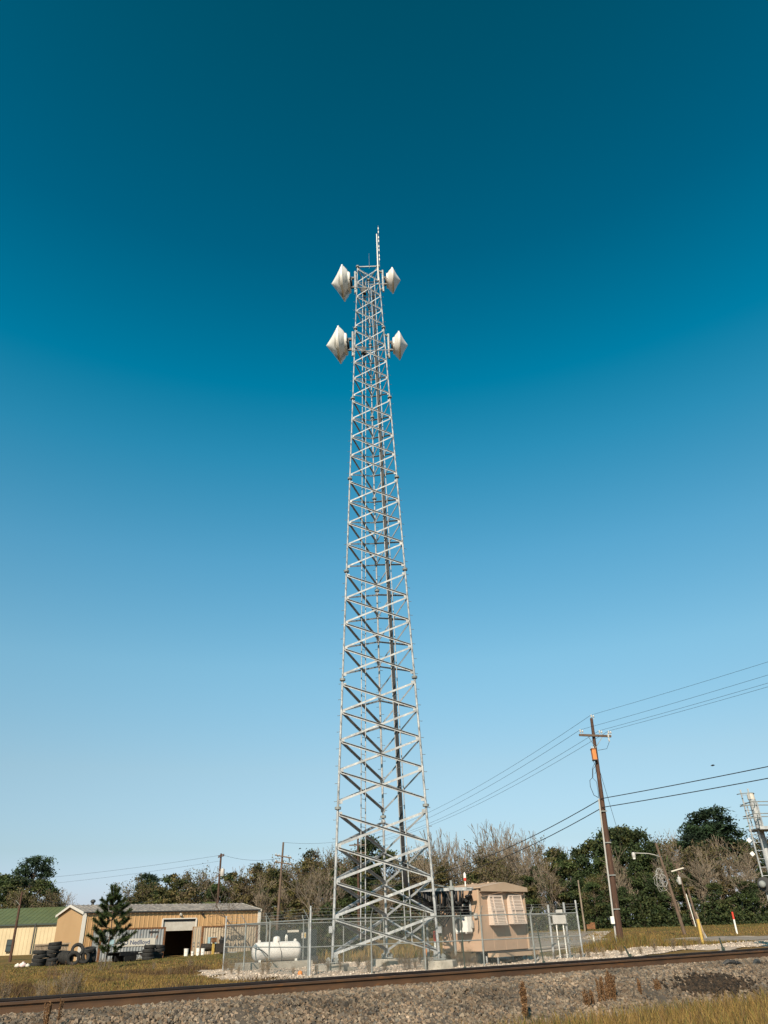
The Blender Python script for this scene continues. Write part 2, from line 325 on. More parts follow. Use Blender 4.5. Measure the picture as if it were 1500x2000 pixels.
# ---------------------------------------------------------------- railway
mb = MB(); prof = [(-2.55, .06), (-2.0, .22), (-.95, .66), (-.55, .715), (-.1, .725), (.7, .70), (1.5, .69), (2.1, .66), (2.5, .60), (3.6, .12), (3.9, .05)]
A0, A1 = -40., 75.
na = 180
for k in range(na + 1):
    a = A0 + (A1 - A0) * k / na
    for s, z in prof: mb.v.append(trk(a, s + .06 * math.sin(a * 2.3), z + .015 * math.sin(a * 3.7 + s * 5)))
n = len(prof)
mb.f = [(k * n + j, (k + 1) * n + j, (k + 1) * n + j + 1, k * n + j + 1) for k in range(na) for j in range(n - 1)]
mb.build('ballast_bed', M['ballastbase'], smooth=2, kind='structure')
def bz(s): return np.interp(s, [p[0] for p in prof], [p[1] for p in prof])
def rocks(N, px, py, pz, size, cols, name, m, var=None, **kw):     # N angular stones, each a jittered block
    cube = np.array([(x, y, z) for z in (-1, 1) for y in (-1, 1) for x in (-1, 1)], float) * .5
    fc = np.array([(0, 2, 3, 1), (4, 5, 7, 6), (0, 1, 5, 4), (2, 6, 7, 3), (0, 4, 6, 2), (1, 3, 7, 5)])
    v = cube[None] * (1 + rng.normal(0, .22, (N, 8, 3))) * (size * rng.uniform(.65, 1.25, (3, N))).T[:, None, :]
    q = rng.normal(size=(N, 4)); q /= np.linalg.norm(q, axis=1)[:, None]; a, b, c, d = q.T
    Rm = np.stack([np.stack([1 - 2 * (c * c + d * d), 2 * (b * c - a * d), 2 * (b * d + a * c)], -1), np.stack([2 * (b * c + a * d), 1 - 2 * (b * b + d * d), 2 * (c * d - a * b)], -1), np.stack([2 * (b * d - a * c), 2 * (c * d + a * b), 1 - 2 * (b * b + c * c)], -1)], 1)
    v = np.einsum('nij,nkj->nki', Rm, v) + np.stack([px, py, pz], 1)[:, None, :]
    f = (fc[None] + (np.arange(N) * 8)[:, None, None]).reshape(-1, 4)
    ci = rng.integers(0, len(cols), N); cc = np.array(cols)[ci] * rng.uniform(.7, 1.25, (N, 1)) * (1 if var is None else var[:, None])
    return npmesh(name, v.reshape(-1, 3), f, m, col=np.repeat(cc, 8, 0), kind='stuff', **kw)
N = 104000
a = rng.uniform(-10, 25, N); s = np.concatenate([rng.uniform(-2.5, -.02, N * 7 // 8), rng.uniform(.1, 3.4, N - N * 7 // 8)]); rng.shuffle(s)
p = T0[None] + a[:, None] * TU + s[:, None] * TN; VAR = np.clip(.88 + .22 * np.sin(a * 1.1 + s * 2.3) * np.sin(s * 3.1 - a * .6) + .16 * np.sin(a * 3.3 + 1) * np.sin(s * 5 + a), .55, 1.2); sz = rng.uniform(.020, .049, N) * np.where(rng.random(N) < .1, 1.3, 1)
BC = [(.17, .13, .095), (.20, .155, .115), (.12, .095, .075), (.24, .185, .135), (.19, .13, .085), (.30, .22, .16), (.08, .065, .055), (.21, .145, .10), (.15, .13, .11)]
rocks(N, p[:, 0], p[:, 1], bz(s) + sz * .22 - np.where((s > -.16) & (s < .2), .03, 0), sz, BC, 'ballast_stones', M['stone'], var=VAR * 1.02)
track = thing('railway_track', 'rust brown railway track on a raised bed of crushed stone ballast', 'railway track', (*trk(0, .75)[:2], .7))
def rail_prof(zt):
    h = [(.0, 0), (.036, -.004), (.036, -.038), (.012, -.050), (.009, -.09), (.012, -.150), (.070, -.166), (.070, -.186)]
    return [(x, zt + z) for x, z in h] + [(-x, zt + z) for x, z in reversed(h)]
def make_rail(s0, zt, m):
    mb = MB(); P = rail_prof(zt); n = len(P); ks = np.linspace(A0, A1, 40)
    for a in ks: mb.v += [trk(a, s0 + x, z) for x, z in P]
    mb.f = [(k * n + j, (k + 1) * n + j, (k + 1) * n + (j + 1) % n, k * n + (j + 1) % n) for k in range(len(ks) - 1) for j in range(n)]
    return mb.build('rail', m, track)
r1 = make_rail(0, .90, M['rail']); r2 = make_rail(1.507, .868, M['railfar']); r2['label'] = 'darker far rail'
t0 = MB().box(trk(0, .75, .62), (2.6, .22, .17), (V((*TN, 0)), V((*TU, 0)), V((0, 0, 1)))).build('tie', M['tie'], track)
pl = MB()
for s in (0, 1.507): pl.box(trk(0, s, .712), (.36, .19, .02), (V((*TN, 0)), V((*TU, 0)), V((0, 0, 1))))
p0 = MB().box(trk(0, 0, .712), (.36, .19, .022), (V((*TN, 0)), V((*TU, 0)), V((0, 0, 1)))).build('tie_plate', M['rust'], t0)
for k in range(-17, 54):
    if k == 0: continue
    t = t0.copy(); C.objects.link(t); t.parent = track; t.location = (*(TU * k * .54), -.004 * (k % 3)); t.rotation_euler = (0, 0, 0)
    q = p0.copy(); C.objects.link(q); q.parent = t
    if k in (26, 36):
        MB().box(trk(k * .54 + .1, -.055, .742), (.03, .07, .05), (V((*TN, 0)), V((*TU, 0)), V((0, 0, 1)))).build('rail_anchor', M['brightrust'], track)
# ================================================================ LATTICE TOWER
TZ0, SEC, NS = .478, 6.096, 7
TC = V((-.563, 37.31, 0))
def tside(z): return 4.512 + (1.477 - 4.512) * (z - TZ0) / (SEC * NS)
LD = [V((-.5, -.28868, 0)), V((.5, -.28868, 0)), V((0, .57735, 0))]
def lp(i, z): return TC + LD[i] * tside(z) + V((0, 0, z))
tower = thing('lattice_tower', 'tall three legged galvanised steel lattice tower carrying white dish antennas', 'tower', (TC.x, TC.y, TZ0))
def lrad(z): return .060 - .026 * (z - TZ0) / (SEC * NS)
nodes = [TZ0 + k * SEC + .25 + j * (SEC - .47) / 4 for k in range(NS) for j in range(5)]
UPV = V((0, 0, 1))
fn = []
for f in range(3):
    i, j = f, (f + 1) % 3
    d = (LD[j] - LD[i]).normalized(); n_ = V((d.y, -d.x, 0)); n_ = n_ if n_.dot(LD[i] + LD[j]) > 0 else -n_; fn.append((i, j, d, n_))
for L in range(3):
    mb = MB()
    for k in range(NS):
        za, zb = TZ0 + k * SEC, TZ0 + (k + 1) * SEC
        r = lrad((za + zb) / 2); mb.tube([lp(L, za), lp(L, zb)], r, 12, cap=k in (0, NS - 1))
    leg = mb.build('leg', M['galv'], tower, smooth=1)
    for k in range(1, NS + 1):
        z = TZ0 + k * SEC; r = lrad(z) + .088; MB().lathe([(r, -.055), (r, -.005), (r - .004, 0), (r, .005), (r, .055)], lp(L, z), UPV, 14).build('flange', M['galv2'], leg)
    b_ = MB(); P = lp(L, TZ0); b_.box(P + V((0, 0, .015)), (.52, .52, .05))
    for q in range(4):
        dd = V((math.cos(q * math.pi / 2), math.sin(q * math.pi / 2), 0)); b_.bar(P + dd * .1 + V((0, 0, .16)), P + dd * .24 + V((0, 0, .06)), .16, .016, UPV)
        b_.tube([P + V((dd.x * .2 - dd.y * .2, dd.y * .2 + dd.x * .2, -.15)), P + V((dd.x * .2 - dd.y * .2, dd.y * .2 + dd.x * .2, .16))], .022, 6)
    b_.build('base_plate', M['galv2'], leg)
    pg = MB(); k = 0; z = TZ0 + 1.2
    out = LD[L].normalized(); tang = V((-out.y, out.x, 0))
    while z < TZ0 + SEC * NS - .4:
        for sgn in ((1, -1) if L < 2 else (1, -1)):
            if (k % 2 == 0) == (sgn > 0):
                dr = (tang * sgn * .9 + out * .5).normalized(); a = lp(L, z) + dr * lrad(z); pg.tube([a, a + dr * .17, a + dr * .17 + V((0, 0, .03))], .012, 4)
        k += 1; z += .40
    pg.build('step_peg', M['galv2'], leg, kind='stuff')
    for (i, j, d, n_) in fn:
        if L not in (i, j): continue
        dd = d if L == i else -d
        for q, z in enumerate(nodes):
            r = lrad(z); wd = .18 - .10 * (z - TZ0) / 43; c = lp(L, z) + dd * (r + wd * .42)
            if q % 5 in (0, 4): c.z += .03 * (1 if q % 5 == 0 else -1)
            MB().box(c, (wd, .014, wd * 1.05), (dd, n_, UPV)).build('gusset_plate', M['galv'], leg)
for (i, j, d, n_) in fn:
    for k in range(NS):
        for q in range(4):
            z0, z1 = nodes[k * 5 + q] + .045, nodes[k * 5 + q + 1] - .045
            wd = .104 - .050 * (k / 6); th = .009
            for kind in (0, 1):
                a, b = (i, j) if kind == 0 else (j, i)
                Pa, Pb = lp(a, z0), lp(b, z1); dv = (Pb - Pa).normalized(); of = n_ * (-.012 if kind == 0 else .014)
                Pa += of + dv * (lrad(z0) + .03); Pb += of - dv * (lrad(z1) + .03)
                e = n_.cross(dv); e = e if e.z > 0 else -e
                mb = MB(); mb.bar(Pa, Pb, wd, th, e)
                sg = -1 if kind == 0 else 1
                wf = wd if kind == 0 else wd * .8; o2 = n_ * (sg * (wf / 2 + th / 2)) + e * (wd / 2 - th / 2); mb.bar(Pa + o2, Pb + o2, wf, th, n_)
                mb.build('diagonal_brace', M['galv'], tower)
for (i, j, d, n_) in fn:
    z = TZ0 + SEC * NS - .02; mb = MB(); mb.bar(lp(i, z), lp(j, z), .06, .06, UPV); mb.build('top_strut', M['galv'], tower)
# cable ladders on the two rear faces
def face_mid(f, z, t=.5, inn=.12):
    i, j, d, n_ = fn[f]; return lp(i, z).lerp(lp(j, z), t) - n_ * inn, d, n_
def ladder(f, name, z0, z1, step, half, inn):
    rt = None; mb = MB()
    zs = np.linspace(z0, z1, 15)
    lad = MB().tube([face_mid(f, z, .5, inn)[0] - face_mid(f, z)[1] * half for z in zs], .026, 6).build(name, M['galv'], tower)
    MB().tube([face_mid(f, z, .5, inn)[0] + face_mid(f, z)[1] * half for z in zs], .026, 6).build('ladder_rail', M['galv'], lad)
    z = z0 + .3
    while z < z1:
        c, d, _ = face_mid(f, z, .5, inn); MB().tube([c - d * half, c + d * half], .013, 5).build('rung', M['galv2'], lad); z += step
ladder(2, 'climbing_ladder', 1.0, 42.6, .42, .20, .10)
ladder(1, 'cable_ladder', 1.1, 42.2, .9, .27, .10)
SH_K = V((3.80, 38.6, 0)); SA = R(45)
SR, SL = V((math.cos(SA), math.sin(SA), 0)), V((-math.sin(SA), math.cos(SA), 0))
SLR, SLL, SZ0, SZ1 = 3.5, 2.35, .64, 3.18
port = SH_K + SL * 1.35 + V((0, 0, 2.62)) - SR * .02
for q in range(6):
    t = .5 + .052 * (q - 1) + .06; top = 41.5 if q < 3 else 35.5
    zs = np.linspace(top, 3.9, 14); P = []
    for z in zs: P.append(face_mid(1, z, .5, .02)[0] + face_mid(1, z)[1] * (.04 + .058 * (q - 1)) - face_mid(1, z)[2] * .06)
    e = P[-1]; pr = port + V((0, 0, .12 - .05 * q)) + SL * (.3 - .1 * q) - SR * .08
    P += [e + V((.05, .03, -.35)), e.lerp(pr, .15) + V((0, 0, -.75 - .05 * q)), e.lerp(pr, .4) + V((0, 0, -.62 - .07 * q)), e.lerp(pr, .7) + V((0, 0, -.75 - .10 * q)), e.lerp(pr, .9) + V((0, 0, -.3)), pr]
    MB().tube(P, .030, 6).build('waveguide_cable', M['cable'], tower, smooth=2)
bx = lp(0, 1.7); MB().box(bx + V((-.11, -.06, 0)), (.16, .12, .26)).build('junction_box', M['galv'], tower)
bx = lp(1, 1.55); MB().box(bx + V((.11, -.06, .0)), (.17, .13, .24)).build('junction_box', M['galv'], tower)
# concrete piers under the three legs
pier_l = ['concrete pier below the westernmost tower leg', 'concrete pier beside the shelter under a tower leg', 'concrete pier below the rear tower leg']
for L in range(3):
    P = lp(L, TZ0); mb = MB(); g = gz(P.x, P.y) - .15; hw = .62
    mb.lathe([(hw * 1.18, 0), (hw * 1.16, TZ0 - .055 - g), (hw * 1.12, TZ0 - .03 - g)], V((P.x, P.y, g)), UPV, 8)
    tagd(mb.build('concrete_pier', M['concrete'], loc=(P.x, P.y, g)), pier_l[L], 'pier', 'concrete piers of the tower')
# ---------------------------------------------------------------- dish antennas on the tower
def dish(label, c, sgn, rad, apex, back, pipe_dx, leg, yaw=0., dm='dish'):
    d = thing('dish_antenna', label, 'dish antenna', c, 'white dish antennas on the tower'); c = V(c)
    ax = V((sgn * math.cos(yaw), -math.sin(yaw), 0))
    MB().lathe([(rad * .985, .05), (rad * .88, .05 + apex * .10), (rad * .46, apex * .53), (rad * .14, apex * .86), (.02, apex)], c, ax, 56).build('radome', M[dm], d, smooth=2)
    MB().lathe([(rad * .97, .045), (rad * 1.025, .045), (rad * 1.025, -.045), (rad * .97, -.045)], c, ax, 56, cap=False).build('rim', M['white'], d, smooth=1)
    MB().lathe([(rad * .98, -.04), (rad * .92, -back * .2), (rad * .76, -back * .55), (rad * .62, -back * .72), (rad * .58, -back), (rad * .54, -back)], c, ax, 56).build('reflector', M[dm], d, smooth=1)
    for q in (-.45, .0, .45):
        MB().lathe([(.035, 0), (.035, .012)], c - ax * (back * .9) + V((0, -rad * .52, q * rad * .6)), V((0, -1, .2)), 8).build('drain_plug', M['black'], d)
    hb = MB(); hb.lathe([(rad * .30, -back), (rad * .30, -back - .12)], c, ax, 16); hb.build('hub', M['darkmetal'], d)
    px = c - ax * pipe_dx; hl = 1.06
    pp = MB().tube([px + V((0, 0, -hl)), px + V((0, 0, hl))], .075, 12).build('mount_pipe', M['galv'], d)
    for z in (-.55, .5):
        MB().bar(c - ax * (back + .02) + V((0, 0, z * rad * .7)), px + V((0, 0, z * rad * .7)), .16, .12, UPV).build('bracket', M['darkmetal'], d)
    for z in (-hl * .88, hl * .82):
        q = px + V((0, 0, z)); t = lp(leg, q.z); MB().bar(q, t, .11, .09, UPV).build('standoff', M['galv2'], d)
    o = 1 - leg
    q = c - ax * (back * .7) + V((0, -rad * .2, -rad * .55)); t = lp(o, q.z).lerp(lp(leg, q.z), .45)
    MB().tube([q, t], .028, 6).build('stiff_arm', M['galv'], d)
dish('large white stained dish at the tower top, opposite the small upper dish', at(671, 553, 36.95), -1, 1.24, .86, .50, .84, 0, R(-2.5))
dish('large white stained dish mounted a bay lower, above bare lattice', at(663.5, 673.5, 36.75), -1, 1.22, .90, .52, .88, 0, R(-2.5))
dish('small white dish at the tower top beside the tall whip mast', at(766.5, 548, 37.0), 1, .89, .58, .42, .68, 1, R(.8), 'dish2')
dish('small white dish mounted lower on the tower, shelter side', at(779.5, 675, 36.9), 1, .93, .58, .42, .70, 1, R(.8), 'dish2')
# antenna mast and whip on top
zt = TZ0 + SEC * NS; mp = lp(1, zt) + V((-.02, -.12, 0))
ma = thing('antenna_mast', 'thin white mast with stacked dipole elements on the tower top', 'antenna', (mp.x, mp.y, zt - 1.6))
MB().tube([mp + V((0, 0, -1.6)), mp + V((0, 0, 3.25))], [.046, .038], 8).build('pole', M['white'], ma, smooth=1)
q = mp + V((.13, .02, 0)); MB().tube([q + V((0, 0, -.2)), q + V((0, 0, 4.2))], .010, 5).build('spine', M['galv2'], ma)
for k in range(8):
    z = .30 + .485 * k; pr = [(.006, 0), (.035, .10), (.04, .18), (.025, .30), (.006, .36)]
    MB().lathe(pr, q + V((0, 0, z + (.0 if k % 2 else .1))), UPV, 8).build('dipole', M['white'], ma, smooth=2)
MB().bar(mp + V((0, 0, -.1)), q + V((0, 0, -.1)), .06, .04, UPV).build('clamp', M['galv2'], ma)
MB().bar(mp + V((0, 0, 2.9)), q + V((0, 0, 2.9)), .03, .03, UPV).build('clamp', M['galv2'], ma)
wp = lp(0, zt).lerp(lp(1, zt), .57); wa = thing('whip_antenna', 'hair thin whip antenna at the middle of the tower top', 'antenna', wp)
MB().tube([wp + V((0, 0, -.2)), wp + V((0, 0, 1.35))], [.008, .005], 5).build('rod', M['galv2'], wa); MB().lathe([(.05, 0), (.04, .08)], wp, UPV, 8).build('base', M['darkmetal'], wa)
for k in range(2):
    z = 41.2 - 5.6 * k; c = lp(0, z).lerp(lp(2, z), .45)
    tagd(MB().box(c + V((.1, -.1, 0)), (.32, .26, .55)).build('mount_shade_box', M['black'], loc=c), 'black box added for shaded dish mounts inside the tower %s' % ('near its very top' if k == 0 else 'level with the lower dishes'), 'dark box', 'added dark boxes in the tower')  # black boxes added in place of dark dish mounts and their shadows
# ---------------------------------------------------------------- ice bridge (cable bridge) from tower to shelter
ib0, ib1 = at(826, 1742, 38.9), SH_K + SL * 1.35 - SR * .06 + V((0, 0, 3.16))
ib = thing('cable_bridge', 'galvanised cable bridge on posts between tower and tan shelter', 'cable bridge', (2.6, 38.6, .2))
a, b = V((1.05, 39.4, 3.2)), V((3.35, 37.75, 3.14))
dv = (b - a).normalized(); sv = V((-dv.y, dv.x, 0))
for s in (-.28, .28): MB().bar(a + sv * s, b + sv * s, .13, .05, UPV).build('beam', M['galv'], ib)
for k in range(7): c = a.lerp(b, k / 6.); MB().bar(c - sv * .3, c + sv * .3, .05, .04, UPV).build('cross_bar', M['galv2'], ib)
MB().bar(a.lerp(b, .35) + V((0, 0, .2)), ib1 + V((0, 0, .1)), .06, .06, UPV).build('tie_bar', M['galv2'], ib)
for k in range(24):
    r_ = random.Random(k + 3); t_ = .01 + .031 * k + r_.uniform(-.012, .012); q = a.lerp(b, t_) + sv * r_.uniform(-.24, .24) + V((0, 0, -.05)); dz = r_.uniform(.45, .95); e_ = q + dv * r_.uniform(.12, .5) + sv * r_.uniform(-.1, .1)
    MB().tube([q.lerp(e_, .5 - .5 * math.cos(u_)) + V((0, 0, -dz * math.sin(u_) ** .7)) for u_ in np.linspace(0, math.pi, 9)], .045, 6).build('hanging_cable', M['cable'], ib, smooth=2)
pb = at(890, 1860, 37.9); pb.z = gz(pb.x, pb.y)
MB().tube([pb - V((0, 0, .1)), V((pb.x, pb.y, 3.52))], .062, 10).build('post', M['galv2'], ib, smooth=1)
MB().box(V((pb.x, pb.y, 3.2)), (.22, .22, .16)).build('clamp', M['galv2'], ib)
for pxx in (838,):
    pc = on(pxx, 39.6); MB().tube([pc - V((0, 0, .1)), V((pc.x, pc.y, 3.3))], .055, 10).build('post', M['galv2'], ib, smooth=1)
# ================================================================ EQUIPMENT SHELTER
sh = thing('equipment_shelter', 'tan flat sided equipment shelter with two louvred vents beside the tower', 'shelter', SH_K + V((0, 0, gz(SH_K.x, SH_K.y))))
K0 = SH_K + V((0, 0, SZ0)); Hs = SZ1 - SZ0; rise = .22
def gable(x): return Hs + rise * (1 - abs(x - SLR / 2) / (SLR / 2)) - .02
MB().ribbed(K0, SR, UPV, -SL, SLR, gable, SLR / 4, [(0, 0), (.96, 0), (.965, -.008), (.995, -.008)]).build('front_wall', M['shelter'], sh)
MB().ribbed(K0 + SL * SLL, -SL, UPV, -SR, SLL, Hs, .62, [(0, 0), (.95, 0), (.955, -.01), (.99, -.01)]).build('side_wall', M['shelter'], sh)
MB().ribbed(K0 + SR * SLR, SL, UPV, SR, SLL, Hs, 5, [(0, 0)]).build('rear_side_wall', M['shelter'], sh)
MB().ribbed(K0 + SL * SLL + SR * SLR, -SR, UPV, SL, SLR, gable, SLR / 2, [(0, 0)]).build('back_wall', M['shelter'], sh)
for q in (K0, K0 + SR * SLR, K0 + SL * SLL): MB().bar(q, q + V((0, 0, Hs - .05)), .09, .09, SR).build('corner_trim', M['shelter2'], sh)
rf = MB(); ov = .08; of_ = .22; y0, y1 = -of_, SLL + .08
for s in (0, 1):
    e0 = K0 + SR * (-ov if s == 0 else SLR + ov) + V((0, 0, Hs - rise * ov / (SLR / 2) + .01)); rg = K0 + SR * (SLR / 2) + V((0, 0, Hs + rise + .01))
    nn = (rg - e0).cross(SL).normalized(); nn = nn if nn.z > 0 else -nn
    rf.quad(e0 + SL * y0, rg + SL * y0, rg + SL * y1, e0 + SL * y1); t = nn * .05
    rf.quad(e0 + SL * y0 + t, rg + SL * y0 + t, rg + SL * y1 + t, e0 + SL * y1 + t)
    rf.quad(e0 + SL * y0, rg + SL * y0, rg + SL * y0 + t, e0 + SL * y0 + t); rf.quad(e0 + SL * y0, e0 + SL * y1, e0 + SL * y1 + t, e0 + SL * y0 + t); rf.quad(e0 + SL * y1, rg + SL * y1, rg + SL * y1 + t, e0 + SL * y1 + t)
roof = rf.build('roof', M['shelter2'], sh)
for k in range(4):
    x = K0 + SL * (SLL * (k + .5) / 4)
    MB().bar(x + V((0, 0, Hs + .09)) - SR * .1, K0 + SL * (SLL * (k + .5) / 4) + SR * SLR / 2 + V((0, 0, Hs + rise + .09)), .05, .03, SL).build('standing_seam', M['shelter2'], roof)
fb = MB(); e = K0 - SL * (of_ + .012) + V((0, 0, Hs - .13))
fb.quad(e - SR * ov, e + SR * (SLR + ov), e + SR * (SLR + ov) + V((0, 0, .125)), e + SR * SLR / 2 + V((0, 0, .125 + rise + .02)), e - SR * ov + V((0, 0, .125))); fb.bar(e - SR * ov + SL * .05, e + SR * (SLR + ov) + SL * .05, .02, .07, UPV)
fb.build('fascia', M['shelter2'], sh)
def vent(x0, wv, z0, z1):
    o = K0 + SR * x0 - SL * .0; D = .30; fr = MB(); th = .05
    P = lambda x, z, d: K0 + SR * (x0 + x) + V((0, 0, z)) - SL * d
    for x in (0, wv): fr.quad(P(x, z0, .004), P(x, z0, D), P(x, z1, .10), P(x, z1, .004))
    fr.quad(P(0, z1, .004), P(wv, z1, .004), P(wv, z1, .10), P(0, z1, .10))
    for x in (0, wv * .30, wv): fr.bar(P(min(max(x, .03), wv - .03), z0, D + .012), P(min(max(x, .03), wv - .03), z1, .115), .06, .03, SR)
    for t in (.02, .5, .98): z = z0 + (z1 - z0) * t; dd = D + (.10 - D) * t + .012; fr.bar(P(0, z, dd), P(wv, z, dd), .07, .032, UPV)
    v = fr.build('louvre_vent', M['louvre'], sh)
    n = 19
    for k in range(n):
        t = (k + .7) / (n + .4); z = z0 + (z1 - z0) * t; dd = D + (.10 - D) * t - .012
        MB().box(P(wv / 2, z, dd), (wv - .05, .048, .007), (SR, (-SL * .5 + V((0, 0, -.87))).normalized(), (UPV * .5 - SL * .87).normalized())).build('slat', M['louvre'], v)
    MB().box(P(wv / 2, (z0 + z1) / 2, .012), (wv - .02, (z1 - z0) * .96, .008), (SR, UPV, SL)).build('screen', M['screen'], v)
vent(.62, 1.02, 1.02, 2.24); vent(2.12, 1.02, 1.04, 2.26)
# lower step, legs, lights, cable port
MB().box(K0 + SR * 1.85 - SL * .34 + V((0, 0, -.16)), (3.1, .62, .16), (SR, SL, UPV)).build('step_platform', M['shelter2'], sh)
MB().box(K0 + SR * 1.85 - SL * .34 + V((0, 0, -.055)), (3.05, .60, .03), (SR, SL, UPV)).build('grating', M['darkmetal'], sh)
for x in (.35, 3.35): 
    for dd in (-.55, .1): q = K0 + SR * x + SL * dd; MB().tube([V((q.x, q.y, gz(q.x, q.y) - .1)), V((q.x, q.y, SZ0 - .2))], .045, 8).build('leg', M['galv'], sh)
for (x, y) in ((.3, .4), (3.1, .4), (.3, 2.1), (3.1, 2.1), (1.7, 1.2)): q = K0 + SR * x + SL * y; MB().box(V((q.x, q.y, (SZ0 + gz(q.x, q.y)) / 2 - .06)), (.3, .3, SZ0 - gz(q.x, q.y) + .1), (SR, SL, UPV)).build('pier', M['bluegreen'], sh)
for y in (.12, SLL / 2, SLL - .12): MB().bar(K0 + SL * y + V((0, 0, -.05)), K0 + SL * y + SR * SLR + V((0, 0, -.05)), .10, .08, UPV).build('floor_beam', M['darkmetal'], sh)
lz = K0 + SL * .42 - SR * .02 + V((0, 0, 2.28))
lt = MB().box(lz + V((0, 0, .2)) - SR * .03, (.06, .16, .18), (SR, SL, UPV)).build('flood_light', M['black'], sh)
for s in (-1, 1): MB().lathe([(.04, 0), (.09, .12), (.10, .2)], lz - SR * .08 + SL * .05 * s, (-SR * .7 + SL * .4 * s - UPV * .5), 10).build('lamp_head', M['black'], lt)
MB().tube([lz - SR * .05 + V((0, 0, .2)), lz - SR * .18 + V((0, 0, .05)), lz - SR * .16 + V((0, 0, -.18)), lz - SR * .05 + V((0, 0, -.25))], .03, 6).build('lamp_arm', M['black'], lt)
pp = MB().box(port - SR * .03 + V((0, 0, -.28)) - SL * .5, (.03, .62, .95), (SR, SL, UPV)).build('cable_entry_panel', M['black'], sh)
for k in range(15):
    c = port - SR * .06 + V((0, 0, .08 - .19 * (k // 3))) + SL * (-.5 + .19 * (k % 3 - 1)); MB().lathe([(.07, 0), (.055, .07), (.045, .09)], c, -SR, 8).build('boot', M['cable' if k % 4 else 'greybox'], pp)
MB().box(port - SR * .035 + V((0, 0, -.28)) - SL * .86, (.05, .08, 1.0), (SR, SL, UPV)).build('panel_frame', M['greybox'], sh)
gb = MB().bar(port - SR * .15 + V((0, 0, -1.02)) - SL * .3, port - SR * .15 + V((0, 0, -1.02)) - SL * .95, .10, .05, UPV).build('ground_bar', M['galv2'], sh)
MB().tube([port - SR * .1 + V((0, 0, -1.0)) - SL * .6, port - SR * .1 + V((0, 0, -1.22)) - SL * .6], .03, 6).build('conduit', M['white'], sh)
MB().tube([K0 + SL * .1 - SR * .05 + V((0, 0, 1.45)), K0 + SL * .02 - SR * .12 + V((0, 0, 1.2)), K0 + SL * .06 - SR * .1 + V((0, 0, .9)), K0 + SL * .15 - SR * .06 + V((0, 0, .75))], .016, 5).build('cord', M['cable'], sh)
MB().box(K0 + SL * .2 - SR * .05 + V((0, 0, 1.42)), (.1, .16, .2), (SR, SL, UPV)).build('switch_box', M['greybox'], sh)
for y in (.9, 1.9): MB().box(K0 + SL * y + SR * SLR * .55 + V((0, 0, Hs + .3)), (.1, .1, .1)).build('lifting_eye', M['shelter2'], sh)
bl = K0 + SL * .95 + SR * .25 + V((0, 0, Hs + .1))
bc = thing('beacon_light', 'small red and white beacon standing on the shelter roof', 'beacon', bl); MB().tube([bl - V((0, 0, .1)), bl + V((0, 0, .28))], .03, 6).build('pole', M['white'], bc); MB().lathe([(.06, 0), (.07, .12)], bl + V((0, 0, .28)), UPV, 10).build('base', M['redpaint'], bc); MB().lathe([(.065, 0), (.06, .16), (.02, .24)], bl + V((0, 0, .40)), UPV, 10).build('dome', M['white'], bc, smooth=1)
# air conditioner on the side wall
ao = K0 + SL * .80 - SR * .02 + V((0, 0, .78)); aw, ad, ah = .80, .32, .62
ac = thing('air_conditioner', 'white wall mounted air conditioner with round fan grille on the tan shelter', 'air conditioner', ao)
MB().box(ao - SR * (ad / 2 + .12) + V((0, 0, ah / 2)), (ad, aw, ah), (SR, SL, UPV)).build('casing', M['white'], ac)
gr = MB().lathe([(.25, 0), (.25, .012)], ao - SR * (ad + .121) + SL * .12 + V((0, 0, ah / 2)), -SR, 24).build('fan_grille', M['greybox'], ac)
for k in range(9): MB().lathe([(.025 * k + .022, .013), (.025 * k + .032, .022), (.025 * k + .036, .013)], ao - SR * (ad + .122) + SL * .12 + V((0, 0, ah / 2)), -SR, 20, cap=False).build('grille_ring', M['darkmetal'], gr)
MB().box(ao - SR * (ad + .125) - SL * .20 + V((0, 0, ah * .8)), (.01, .12, .07), (SR, SL, UPV)).build('badge', M['inkblue'], ac)
for s in (-.28, .28): MB().bar(ao + SL * s - SR * .02 + V((0, 0, -.03)), ao + SL * s - SR * .46 + V((0, 0, -.03)), .05, .04, UPV).build('bracket', M['white'], ac)
MB().box(ao - SR * .13 - SL * .45 + V((0, 0, .30)), (.10, .05, .30), (SR, SL, UPV)).build('valve_cover', M['greybox'], ac)
